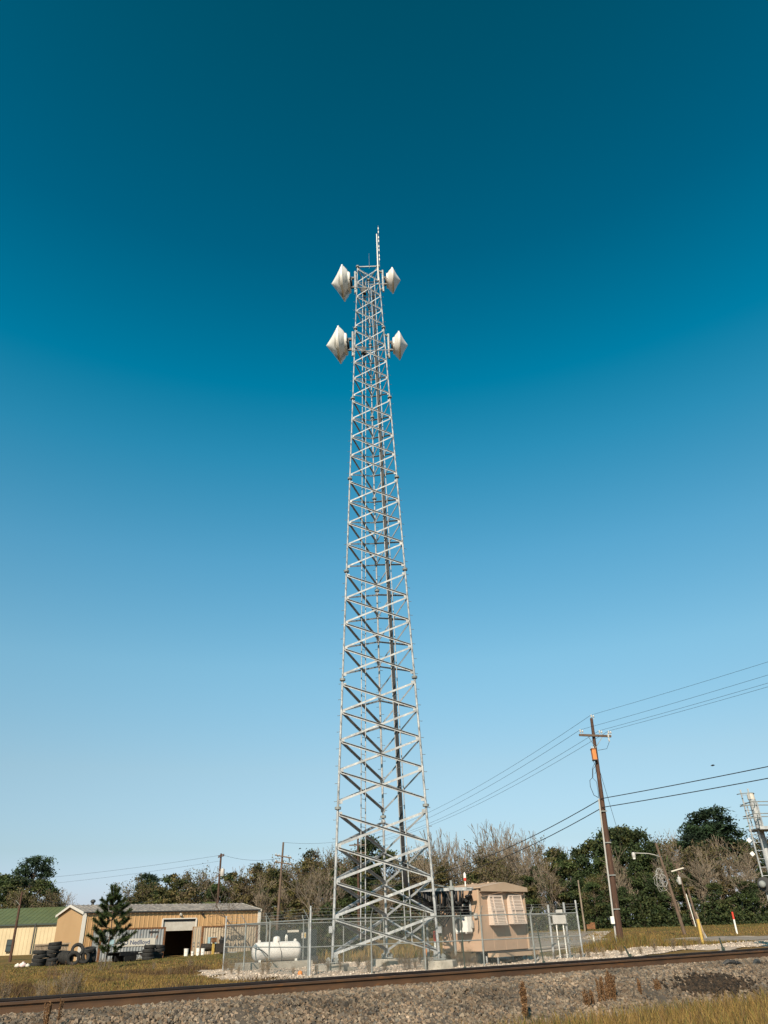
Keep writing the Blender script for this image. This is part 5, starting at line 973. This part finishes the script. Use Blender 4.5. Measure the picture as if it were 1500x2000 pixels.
TREES = [('p0', 38, 1674, 150, 1.15, Z1), ('e0', 4, 1714, 140, 1.3, Z1), ('e2', 58, 1716, 142, 1.1, Z1), ('e1', 82, 1733, 146, 1.1, Z1), ('m0', 30, 1724, 134, 1.1, Z1), ('b0', 114, 1732, 165, 1.2, Z1), ('m1', 74, 1740, 132, 1.1, Z1), ('e2', -25, 1706, 150, 1.2, Z1), ('b1', 96, 1742, 150, 1, Z1), ('b2', 128, 1744, 172, 1.1, Z1),
    ('b1', 250, 1720, 150, .8, Z2), ('p1', 276, 1708, 142, 1.3, Z2), ('e1', 270, 1726, 138, 1.1, Z2), ('m0', 300, 1712, 140, 1.0, Z2), ('o0', 318, 1704, 138, .95, Z2), ('m1', 345, 1696, 135, 1.0, Z2), ('o0', 338, 1712, 130, 1.0, Z2), ('b2', 368, 1700, 140, .9, Z2), ('m2', 382, 1706, 132, 1.0, Z2), ('e1', 392, 1718, 138, 1.0, Z2), ('b0', 408, 1706, 145, .8, Z2), ('o1', 360, 1722, 126, 1.1, Z2), ('o0', 300, 1730, 128, 1.1, Z2), ('e2', 415, 1724, 130, 1.0, Z2),
    ('o0', 440, 1700, 132, 1.0, Z3), ('s0', 452, 1688, 138, .8, Z3), ('m0', 476, 1674, 130, 1.0, Z3), ('o1', 492, 1684, 126, 1.0, Z3), ('m1', 512, 1690, 124, 1.0, Z3), ('o0', 532, 1692, 122, 1.0, Z3), ('m2', 556, 1678, 120, 1.0, Z3), ('m0', 584, 1664, 122, 1.0, Z3), ('o1', 606, 1658, 120, .9, Z3), ('b1', 618, 1646, 126, .9, Z3), ('m1', 634, 1668, 118, 1.0, Z3), ('m2', 500, 1706, 112, 1.1, Z3), ('o1', 548, 1704, 110, 1.1, Z3), ('w0', 618, 1688, 78, 1.15, Z3), ('b2', 520, 1712, 100, 1.0, Z3), ('b0', 572, 1716, 104, 1.0, Z3), ('o1', 470, 1712, 110, 1.1, Z3), ('m1', 600, 1700, 108, 1.1, Z3),
    ('e0', 722, 1636, 124, 1.0, Z4), ('e2', 756, 1656, 122, 1.0, Z4), ('m2', 670, 1664, 120, 1.0, Z4), ('b0', 690, 1672, 108, 1.0, Z4), ('o0', 702, 1660, 118, 1.0, Z4), ('b1', 776, 1690, 116, 1.0, Z4), ('m1', 800, 1690, 124, 1.0, Z4), ('s1', 825, 1650, 128, 1.0, Z4), ('b2', 740, 1690, 104, 1.0, Z4), ('e1', 655, 1694, 108, 1.1, Z4),
    ('s0', 862, 1616, 132, 1.0, Z5), ('b0', 842, 1640, 128, .9, Z5), ('s1', 886, 1612, 130, 1.0, Z5), ('s0', 908, 1622, 124, .9, Z5), ('b1', 938, 1598, 128, .8, Z5), ('s1', 962, 1614, 126, 1.1, Z5), ('b2', 984, 1604, 128, .9, Z5), ('s0', 1008, 1608, 124, 1.2, Z5), ('b0', 1034, 1628, 126, .9, Z5), ('b1', 1064, 1612, 118, .9, Z5), ('m2', 1082, 1634, 122, .9, Z5), ('b2', 1050, 1650, 112, 1.0, Z5), ('o0', 956, 1672, 120, 1.1, Z5), ('m0', 1000, 1660, 116, 1.0, Z5), ('o0', 1098, 1652, 118, 1.0, Z5), ('e1', 1112, 1660, 122, 1.0, Z5), ('m2', 900, 1676, 112, 1.1, Z5), ('o1', 870, 1690, 114, 1.1, Z5), ('b0', 1026, 1664, 108, .9, Z5), ('e1', 1060, 1690, 110, 1.1, Z5), ('b0', 1090, 1676, 106, 1.0, Z5), ('o0', 930, 1700, 112, 1.2, Z5),
    ('m1', 826, 1676, 118, 1.1, Z5), ('m2', 850, 1672, 120, 1.1, Z5), ('o1', 812, 1708, 112, 1.2, Z4), ('m0', 878, 1654, 122, 1.0, Z5), ('b2', 898, 1640, 120, 1.1, Z5), ('m2', 924, 1646, 118, 1.0, Z5), ('b0', 948, 1624, 122, 1.1, Z5), ('b1', 972, 1634, 118, 1.1, Z5), ('m1', 978, 1690, 110, 1.1, Z5), ('b0', 996, 1630, 120, 1.2, Z5), ('b2', 1018, 1640, 116, 1.1, Z5), ('b1', 1046, 1632, 114, 1.1, Z5), ('o0', 1040, 1706, 106, 1.2, Z5), ('m2', 1106, 1664, 112, 1.1, Z5), ('e2', 1128, 1676, 112, 1.1, Z6), ('o1', 850, 1714, 108, 1.2, Z5), ('b0', 868, 1640, 116, 1.1, Z5),
    ('e1', 1290, 1716, 108, 1.3, Z6), ('o0', 1350, 1712, 108, 1.2, Z6), ('e2', 1410, 1722, 107, 1.3, Z6), ('o1', 1432, 1690, 112, 1.2, Z6), ('e0', 1478, 1720, 107, 1.3, Z6), ('m1', 1400, 1640, 116, 1.1, Z6), ('b2', 1378, 1650, 112, 1.1, Z6), ('b0', 1454, 1650, 110, 1.1, Z6), ('b1', 1490, 1662, 108, 1.1, Z6), ('m2', 1300, 1630, 122, .9, Z6), ('b2', 1232, 1640, 108, .9, Z6), ('e2', 1170, 1720, 107, 1.2, Z6), ('e1', 1230, 1730, 106, 1.2, Z6),
    ('e2', 688, 1712, 106, 1.2, Z4), ('o0', 736, 1716, 106, 1.2, Z4), ('e1', 780, 1722, 106, 1.2, Z4), ('m1', 650, 1676, 116, 1.1, Z4), ('b1', 640, 1690, 104, 1.0, Z3), ('o1', 576, 1722, 102, 1.2, Z3), ('o0', 520, 1728, 102, 1.2, Z3), ('m2', 460, 1700, 122, 1.1, Z3),
    ('b1', 1140, 1644, 132, .9, Z6), ('e0', 1152, 1656, 124, 1.0, Z6), ('e2', 1182, 1636, 122, 1.0, Z6), ('e0', 1216, 1616, 120, 1.0, Z6), ('e2', 1246, 1610, 122, 1.0, Z6), ('e0', 1276, 1620, 120, .9, Z6), ('e1', 1300, 1640, 118, 1.0, Z6), ('b2', 1322, 1618, 126, .9, Z6), ('m0', 1346, 1622, 124, .9, Z6), ('b0', 1366, 1640, 118, .9, Z6), ('m2', 1390, 1644, 120, 1.0, Z6), ('p1', 1424, 1580, 128, 1.6, Z6), ('p0', 1400, 1612, 126, 1.4, Z6), ('p0', 1446, 1608, 130, 1.5, Z6), ('b1', 1442, 1624, 116, 1.0, Z6), ('b2', 1466, 1632, 118, 1.0, Z6), ('b0', 1416, 1660, 110, 1.0, Z6), ('e1', 1486, 1640, 126, 1.1, Z6), ('m1', 1504, 1628, 122, 1.1, Z6), ('e0', 1535, 1640, 120, 1.1, Z6), ('e2', 1200, 1670, 112, 1.1, Z6), ('e1', 1260, 1680, 110, 1.1, Z6), ('e2', 1320, 1690, 112, 1.1, Z6), ('e0', 1380, 1700, 114, 1.1, Z6), ('e2', 1450, 1710, 112, 1.2, Z6), ('e1', 1510, 1700, 110, 1.2, Z6), ('m0', 1160, 1700, 110, 1.0, Z6), ('b0', 1336, 1660, 108, .9, Z6)]
for a in TREES: tree(*a)
# undergrowth mass along the wood's foot
N = 56000; xx = rng.uniform(-21, 78, N); yy = rng.uniform(104, 118, N); zz = ground(xx, yy) + rng.uniform(0, 1, N) ** 1.4 * (2.2 + 1.3 * np.sin(xx * .37) * np.sin(xx * .13 + 1) + 1.0 * np.sin(xx * 1.3) * np.sin(xx * .71 + yy)); 
cl = np.where((xx > 20)[:, None], np.array(GREEN)[rng.integers(0, 4, N)] * .8, np.array(OLIVE[2:3] + GREEN[:2] + BROWN[:2])[rng.integers(0, 5, N)])
leaf_quads(np.stack([xx, yy, zz], 1), .165, cl, 'undergrowth', M['leaf'], None, kind='stuff')
N = 9000; xx = rng.uniform(-7.0, -2.6, N); yy = 59 + rng.uniform(0, 6, N) + .25 * (xx + 2); zz = ground(xx, yy) + rng.uniform(0, 1, N) ** 1.2 * (2.6 + 1.1 * np.sin(xx * 1.1) * np.sin(xx * .53 + yy * .4) - 1.4 * sst(-5, -2.6, xx))
leaf_quads(np.stack([xx, yy, zz], 1), .15, np.array(GREEN + OLIVE[2:3] + BROWN[1:2])[rng.integers(0, 6, N)] * .8, 'undergrowth', M['leaf'], None, kind='stuff')
# young pine in front of the grey container
yb = V((-20.0, 58.0, gz(-20, 58))); yp = thing('young_pine', 'young pine sapling with foxtail branches before the grey container', 'pine tree', yb); rd = random.Random(12)
S, NP, ND = [], [], []
def tuft(a, b, n, L):                             # needles along a to b
    a, b = np.array(a), np.array(b); d = (b - a) / np.linalg.norm(b - a); t = rng.uniform(0, 1.05, (n, 1)) ** .8; p = a + (b - a) * t; q = rng.normal(size=(n, 3)); q -= d * (q @ d)[:, None]; q /= np.linalg.norm(q, axis=1)[:, None]; e = p + (d * .75 + q * .75) * L * rng.uniform(.6, 1.1, (n, 1)); NP.append(p); ND.append(e)
tp = [V((.0, 0, 0)), V((.05, 0, 1.2)), V((.08, .0, 2.4)), V((.02, 0, 3.6)), V((.0, 0, 4.3))]
for a, b, r in zip(tp, tp[1:], (.06, .05, .04, .03)): S.append((*a, *b, r, r * .85))
for z, n, L in ((.75, 3, 1.0), (1.25, 5, 1.5), (1.75, 5, 1.45), (2.3, 5, 1.25), (2.8, 5, 1.1), (3.25, 5, .95), (3.65, 5, .75), (4.0, 4, .5)):
    for k in range(n):
        a = 6.28 * k / n + rd.uniform(-.4, .4) + z; l = L * rd.uniform(.75, 1.15); d = V((math.cos(a), math.sin(a), 0)); p = V((.04, 0, z)); m = p + d * l * .6 + V((0, 0, .08 * l)); e = p + d * l + V((0, 0, .42 * l)); S += [(*p, *m, .02, .016), (*m, *e, .016, .01)]; tuft(m.lerp(p, .35), e + V((0, 0, .08)), 260, .27)
        if l > .8: s_ = m + V((rd.gauss(0, .25), rd.gauss(0, .25), .32)); S.append((*m.lerp(p, .3), *s_, .012, .01)); tuft(m.lerp(s_, .2), s_, 180, .25)
for k in range(6): a = k * 1.05; e = V((.30 * math.cos(a), .30 * math.sin(a), 4.75 + rd.uniform(-.25, .2))); p = V((.08 * math.cos(a), .08 * math.sin(a), 3.85)); S.append((*p, *e, .018, .01)); tuft(p, e, 230, .20)
tuft(V((0, 0, 3.9)), V((0, 0, 5.0)), 150, .2); segs_mesh(S, 6, 'trunk', M['bark2'], yp)
p, e = np.concatenate(NP), np.concatenate(ND); N = len(p); sd_ = np.cross(e - p, rng.normal(size=(N, 3))); sd_ /= np.linalg.norm(sd_, axis=1)[:, None]; v = np.stack([p - sd_ * .021, p + sd_ * .021, e], 1).reshape(-1, 3)
npmesh('needles', v + np.array(yb), np.arange(N * 3).reshape(-1, 3), M['needle'], yp, kind='stuff', col=np.repeat(np.array([(.035, .062, .018), (.05, .078, .022), (.075, .085, .028), (.028, .05, .018)])[rng.integers(0, 4, N)], 3, 0))
# leaning bare sapling by the fence corner
sb = at(506, 1874, 44.5); sb.z = gz(sb.x, sb.y); sp = thing('bare_sapling', 'leaning bare sapling reaching over the fence towards the lettered container', 'tree', sb); rd = random.Random(4); S, T = [], []
tr_ = [V((0, 0, 0)), at(485, 1842, 44.3) - sb, at(458, 1816, 44.0) - sb, at(436, 1786, 43.8) - sb, at(420, 1768, 43.6) - sb]
for a, b, r in zip(tr_, tr_[1:], (.045, .038, .03, .02)):
    S.append((*a, *b, r, r * .8)); 
    for k in range(5): q = a.lerp(b, rd.random()); grow(rd, q, V((rd.uniform(-1, .5), rd.gauss(0, .4), rd.uniform(.1, .9))).normalized(), rd.uniform(.5, 1.0), .014, 2, S, T, .5, (2, 2), .7, .05, .006, .12)
segs_mesh(S, 4, 'branches', M['bark2'], sp)
# grass: blades in four meshes
def blades(name, x, y, h, wd, cols, lean=.35, zoff=0, z=None, **kw):
    N = len(x); z = (ground(x, y) if z is None else z) + zoff; a = rng.uniform(0, 6.283, N); dx, dy = np.cos(a) * wd, np.sin(a) * wd; la = rng.uniform(0, 6.283, N); ll = h * lean * rng.uniform(.2, 1.4, N); b = np.stack([x, y, z - .03], 1); sd_ = np.stack([dx, dy, 0 * dx], 1); ld = np.stack([np.cos(la) * ll, np.sin(la) * ll, 0 * ll], 1); up_ = np.stack([0 * h, 0 * h, h], 1)
    v = np.stack([b - sd_, b + sd_, b + ld * .35 + up_ * .6 - sd_ * .7, b + ld * .35 + up_ * .6 + sd_ * .7, b + ld + up_], 1).reshape(-1, 3); i = (np.arange(N) * 5)[:, None]
    f = np.concatenate([i + [0, 1, 3], i + [0, 3, 2], i + [2, 3, 4]], 0); return npmesh(name, v, f, M['grass'], col=np.repeat(cols, 5, 0), kind='stuff', **kw)
DRY = np.array([(.30, .185, .055), (.36, .225, .075), (.24, .14, .045), (.27, .18, .045), (.19, .115, .042)]); GRN = np.array([(.115, .112, .028), (.15, .14, .036), (.085, .09, .026), (.19, .16, .045)]); BRN = np.array([(.15, .085, .045), (.12, .07, .04), (.18, .11, .055)])
def pick(N, wts, noise=None):
    pal = np.concatenate([DRY, GRN, BRN]); p = np.concatenate([np.full(5, wts[0] / 5), np.full(4, wts[1] / 4), np.full(3, wts[2] / 3)]); return pal[rng.choice(12, N, p=p / p.sum())] * rng.uniform(.75, 1.2, (N, 1))
N = 62000; a = rng.uniform(-2, 23, N); s = -2.2 - rng.uniform(0, 1, N) ** .9 * 4.6; a = a + 0; keep = (a > -.3 + .7 * np.sin(s * 3) + rng.uniform(-.8, 1.4, N)) & ((s < -2.5) | (rng.random(N) < .3)); a, s = a[keep], s[keep]; N = len(a); p = T0 + a[:, None] * TU + s[:, None] * TN
cl = np.where((np.sin(p[:, 0] * 1.3 + 2) * np.sin(p[:, 1] * 1.7) > .25)[:, None], pick(N, (.5, .4, .1)), pick(N, (.76, .10, .14)))
blades('foreground_grass', p[:, 0], p[:, 1], rng.uniform(.12, .38, N), .006 * np.ones(N), cl, .5)
def scatter(N, x0, x1, y0, y1, f): 
    x = rng.uniform(x0, x1, N); y = rng.uniform(y0, y1, N); k = f(x, y); return x[k], y[k]
def ins_(x, y): s = (x - T0[0]) * TN[0] + (y - T0[1]) * TN[1]; return s
ng = lambda x, y: ~inpoly(x, y, GRAV)
x, y = scatter(90000, -22, -3, 24, 47, lambda x, y: (ins_(x, y) > 4.2) & ng(x, y)); N = len(x); pt_ = np.sin(x * .55 + 1) * np.sin(y * .42) + .5 * np.sin(x * 1.3 + y * .9) + rng.normal(0, .18, N)
cl = np.where((pt_ > .45)[:, None], pick(N, (.45, .35, .2)), np.where((pt_ < -.45)[:, None], pick(N, (.2, .04, .76)) * .75, pick(N, (.80, .06, .14)))); blades('field_grass', x, y, rng.uniform(.05, .16, N) * (1 + .9 * (pt_ < -.55)), .011 * np.ones(N), cl, .6)
x, y = scatter(60000, -48, -5, 47, 84, lambda x, y: (x < -9 + (y - 47) * .1) & ((y - 79.0) < (x + 30.2) * .72)); N = len(x); pt_ = np.sin(x * .4) * np.sin(y * .3 + 1)
cl = np.where((y > 62)[:, None], pick(N, (.2, .75, .05)), np.where((pt_ > .2)[:, None], pick(N, (.3, .4, .3)), pick(N, (.62, .25, .13)))); blades('lawn_grass', x, y, np.where(y > 62, rng.uniform(.05, .13, N), rng.uniform(.05, .17, N)), .02 * np.ones(N), cl, .6)
x, y = scatter(42000, 8.5, 30, 37, 49, lambda x, y: ng(x, y) & (y > 40.8 + .12 * (x - 9)) & (y < 45.5 + .0 * x) & (x < 17 + 2 * np.sin(y * 2))); N = len(x); hh = .52 * np.exp(-((x - 11.8) / 3.6) ** 2 - ((y - 43.2) / 1.8) ** 2) + .10
blades('roadside_grass', x, y, hh * rng.uniform(.5, 1.3, N), .011 * np.ones(N), pick(N, (.55, .35, .1)), .5)
x, y = scatter(30000, -9, 60, 48, 106, lambda x, y: (y > 47 + .2 * np.abs(x) * (x < 10)) & ~((x > 3) & (y < 59)) & ((x > 8) | (y < 76)) & ((x < 10) | (y > 58))); N = len(x)
blades('verge_grass', x, y, np.where(x < 9, rng.uniform(.25, .6, N), rng.uniform(.06, .2, N)), .025 * np.ones(N), np.where((y > 88)[:, None], pick(N, (.3, .65, .05)), pick(N, (.7, .22, .08))), .5)
# weeds: dry clumps and reddish plume stalks
def clump_proto():
    t = thing('dry_weed', 'dry weed', 'weed'); rd = random.Random(9); S, T = [], []
    for k in range(26): a = rd.uniform(0, 6.28); tl_ = rd.uniform(0, .55); grow(rd, V((rd.gauss(0, .08), rd.gauss(0, .08), 0)), V((math.cos(a) * tl_, math.sin(a) * tl_, 1)).normalized(), rd.uniform(.25, .45), .007, 2, S, T, .5, (1, 2), .8, .15, .004, .12)
    segs_mesh(S, 3, 'stems', M['twig'], t, kind='stuff'); P = np.array(T)[rng.integers(0, len(T), 420)] + rng.normal(0, .03, (420, 3)); leaf_quads(P, .020, np.concatenate([BRN, DRY[2:4], GRN[:1]])[rng.integers(0, 6, 420)], 'seed_heads', M['leaf'], t, kind='stuff'); return t
def plume_proto(seed, n=260, ls=.030):
    t = thing('weed_stalk', 'stalk', 'weed'); rd = random.Random(seed); S = []; P = []
    for k in range(5): b = V((rd.gauss(0, .025), rd.gauss(0, .025), 0)); e = b + V((rd.gauss(0, .07), rd.gauss(0, .07), rd.uniform(.75, 1.0))); S.append((*b, *e, .006, .003)); tt = rng.uniform(.35, 1.02, (n, 1)); P.append(np.array(b) + (np.array(e) - np.array(b)) * tt + rng.normal(0, .018, (n, 3)) * np.array([1, 1, 1.2]))
    segs_mesh(S, 4, 'stems', M['twig'], t, kind='stuff'); P = np.concatenate(P); leaf_quads(P, ls, np.array([(.21, .11, .05), (.27, .15, .07), (.15, .075, .036)])[rng.integers(0, 3, len(P))], 'plume', M['leaf'], t, asp=.5, kind='stuff'); return t
CP = clump_proto(); PL = [plume_proto(1), plume_proto(5), plume_proto(8, 60, .016)]; wu_ = [0, 0, 0, 0]
def weed(i, loc, s, lab, grp):
    P = [CP, *PL][i]
    if not wu_[i]: wu_[i] = 1; P.location = loc; P.scale = (s, s, s); P.rotation_euler = (0, 0, random.random() * 6); P['label'] = lab; P['group'] = grp; return
    dup(P, loc, random.random() * 6, (s * random.uniform(.55, .85), s * random.uniform(.55, .85), s), lab, grp)
for k, (px, top) in enumerate([(1023, 1924), (1147, 1941), (1158, 1937), (1172, 1921), (1181, 1913), (1190, 1930), (1198, 1900), (1203, 1914), (1255, 1915), (1288, 1919), (1297, 1917), (1327, 1931), (1357, 1938)]):
    yd = 14.9 + .0095 * (px - 1020); q = at(px + 6, 2004, yd); zg = gz(q.x, q.y); h = at(px, top, yd).z - zg; z_ = 'in the clump below the shelter' if 1140 < px < 1210 else 'standing apart in the roadside grass'
    weed(1 + k % 2, (q.x, q.y, zg), h / .84, 'reddish brown plumed weed stalk ' + z_, 'plumed weed stalks ' + z_)
for px, top, yd in ((90, 1960, 11.6), (113, 1952, 11.9)): q = at(px - 2, 2008, yd); p_ = ins_(q.x, q.y); zg = float(bz(p_)); weed(2, (q.x, q.y, zg), (at(px, top, yd).z - zg) / .95, 'dark plumed weed stalk before the near rail', 'weed stalks before the rail')
for px, top in ((103, 1880), (112, 1878), (117, 1882), (126, 1879), (143, 1872), (8, 1886), (16, 1890)): q = at(px - 4, 1912, 36); q.z = gz(q.x, q.y); weed(3, q, (at(px, top, 36).z - q.z) / .95, 'thin dead stalk in the field before the tyres', 'dead stalks in the field')
WZ = {'on the grass bank before the plank fence': [(112, 30, 1.5), (128, 31, 1.9), (140, 30.5, 2.0), (152, 31, 1.6), (74, 30, 1.5), (86, 29, 1.2), (4, 28, 1.8), (196, 52, 1.6), (212, 54, 1.4), (300, 50, 1.2), (370, 44, 1.5), (330, 40, .9), (245, 36, .9)],
      'along the gravel by the fence corner': [(522, 35, 1.6), (512, 35.5, 1.3), (452, 36, 1.0), (440, 38, 1.2), (466, 35.5, 1.0), (618, 33.6, 1.0), (640, 34.5, 1.2), (664, 34.6, 1.0), (573, 34, .8)],
      'round the tower piers': [(722, 34.6, 1.5), (668, 36.8, .9), (792, 35.4, 1.5), (800, 36, 1.2), (812, 36.4, 1.0), (836, 35.6, 1.3), (752, 35, 1.0), (884, 37.6, 1.5), (893, 37, 1.5), (902, 37.4, 1.7), (910, 36.8, 1.5), (918, 37.3, 1.8), (928, 37.0, 1.4), (876, 38.4, 1.4), (780, 39, 1.2), (700, 39.5, 1.2), (730, 41.5, 1.3), (820, 40, 1.2), (660, 40, 1.2)],
      'beside the shelter step and meter frame': [(1000, 39.4, 1.0), (1046, 38.6, 1.2), (1084, 39.2, .9), (1100, 39.1, .9), (1136, 38.4, 1.2), (1150, 38.6, 1.1), (1166, 38.8, 1.0)],
      'on the white gravel bank': [(1180, 38, 1.0), (1214, 37.4, 1.0), (1252, 35, .9), (1280, 36, 1.1), (1316, 36, 1.2), (1340, 37, .9), (1368, 40, 1.0), (1200, 43.5, 1.4), (1225, 43.4, 1.4)]}
for z_, L in WZ.items():
    for px, yd, s in L: weed(0, on(px, yd), s * .5, 'dry brown weed clump ' + z_, 'weed clumps ' + z_)
# loose limestone chips on the yard, patch of dark debris, scraps, bird
N = 9000; x, y = scatter(30000, -9, 32, 30.5, 48, lambda x, y: inpoly(x, y, GRAV)); x, y = x[:N], y[:N]; sz = rng.uniform(.02, .055, len(x)); rocks(len(x), x, y, ground(x, y) + .02 + sz * .1, sz, [(.56, .45, .37), (.46, .37, .30), (.34, .27, .21), (.62, .52, .44)], 'limestone_chips', M['limestone'])
bc_ = at(1396, 1930, 18.35); N = 1300; ss = rng.normal(size=(2, N)); ss[1] *= .17; ss[0] *= .5; xx = bc_.x + ss[0] * TU[0] + ss[1] * TN[0]; yy = bc_.y + ss[0] * TU[1] + ss[1] * TN[1]; sB = ins_(xx, yy); sz = rng.uniform(.02, .06, N)
rocks(N, xx, yy, np.maximum(bz(np.clip(sB, -2.5, 4)), ground(xx, yy)) + .02 + rng.uniform(0, .03, N), sz, [(.028, .020, .014), (.045, .030, .02), (.02, .015, .012), (.06, .038, .024)], 'dark_debris', M['stone'])
def scrap(name, label, px, py, yd, s, m):
    q = at(px, py, yd); t = ins_(q.x, q.y); q.z = (float(bz(t)) if t < 3.6 else gz(q.x, q.y)) + .02; o = thing(name, label, 'scrap', q); r_ = random.Random(px)
    MB().tube([q + V((-s, 0, .01)), q + V((-s * .3, r_.uniform(-.03, .03), .06)), q + V((s * .4, 0, .03)), q + V((s, .05, .02))], [.03, .06, .05, .02], 6).build('body', M[m], o); MB().bar(q + V((-s * .5, .04, .03)), q + V((s * .3, -.05, .08)), .05, .02, UPV).build('flap', M[m], o)
scrap('rubber_scrap', 'black twisted rubber scrap on the ballast by the rail', 1430, 1881, 19.9, .22, 'black'); scrap('rubber_scrap', 'dark lump lying on gravel just beyond the rail', 1424, 1851, 27, .22, 'black'); scrap('steel_scrap', 'small dark scrap lump on the ballast near the signal mast', 1479, 1879, 20.2, .09, 'darkmetal')
tagd(MB().box(at(1152, 1810, 100), (1.1, .7, .5)).lathe([(.3, 0), (.3, .4)], at(1158, 1809, 100), UPV, 10).build('rusty_box', M['rust'], loc=at(1152, 1810, 100)), 'low rusty steel box on the far verge before the wood', 'box')
bp_ = at(1392, 1495, 60); bd = thing('bird', 'tiny dark bird flying above the thick cables', 'bird', bp_); MB().lathe([(.01, -.16), (.05, -.06), (.055, .04), (.03, .12), (.01, .18)], bp_, (1, 0, .1), 8).build('body', M['black'], bd)
for s in (-1, 1): m_ = MB(); m_.quad(bp_ + V((.06, 0, .02)), bp_ + V((.03, .17 * s, .09)), bp_ + V((-.05, .32 * s, .03)), bp_ + V((-.06, 0, .02))); m_.quad(bp_ + V((.06, 0, .035)), bp_ + V((.03, .17 * s, .10)), bp_ + V((-.05, .32 * s, .035)), bp_ + V((-.06, 0, .035))); m_.build('wing', M['black'], bd)
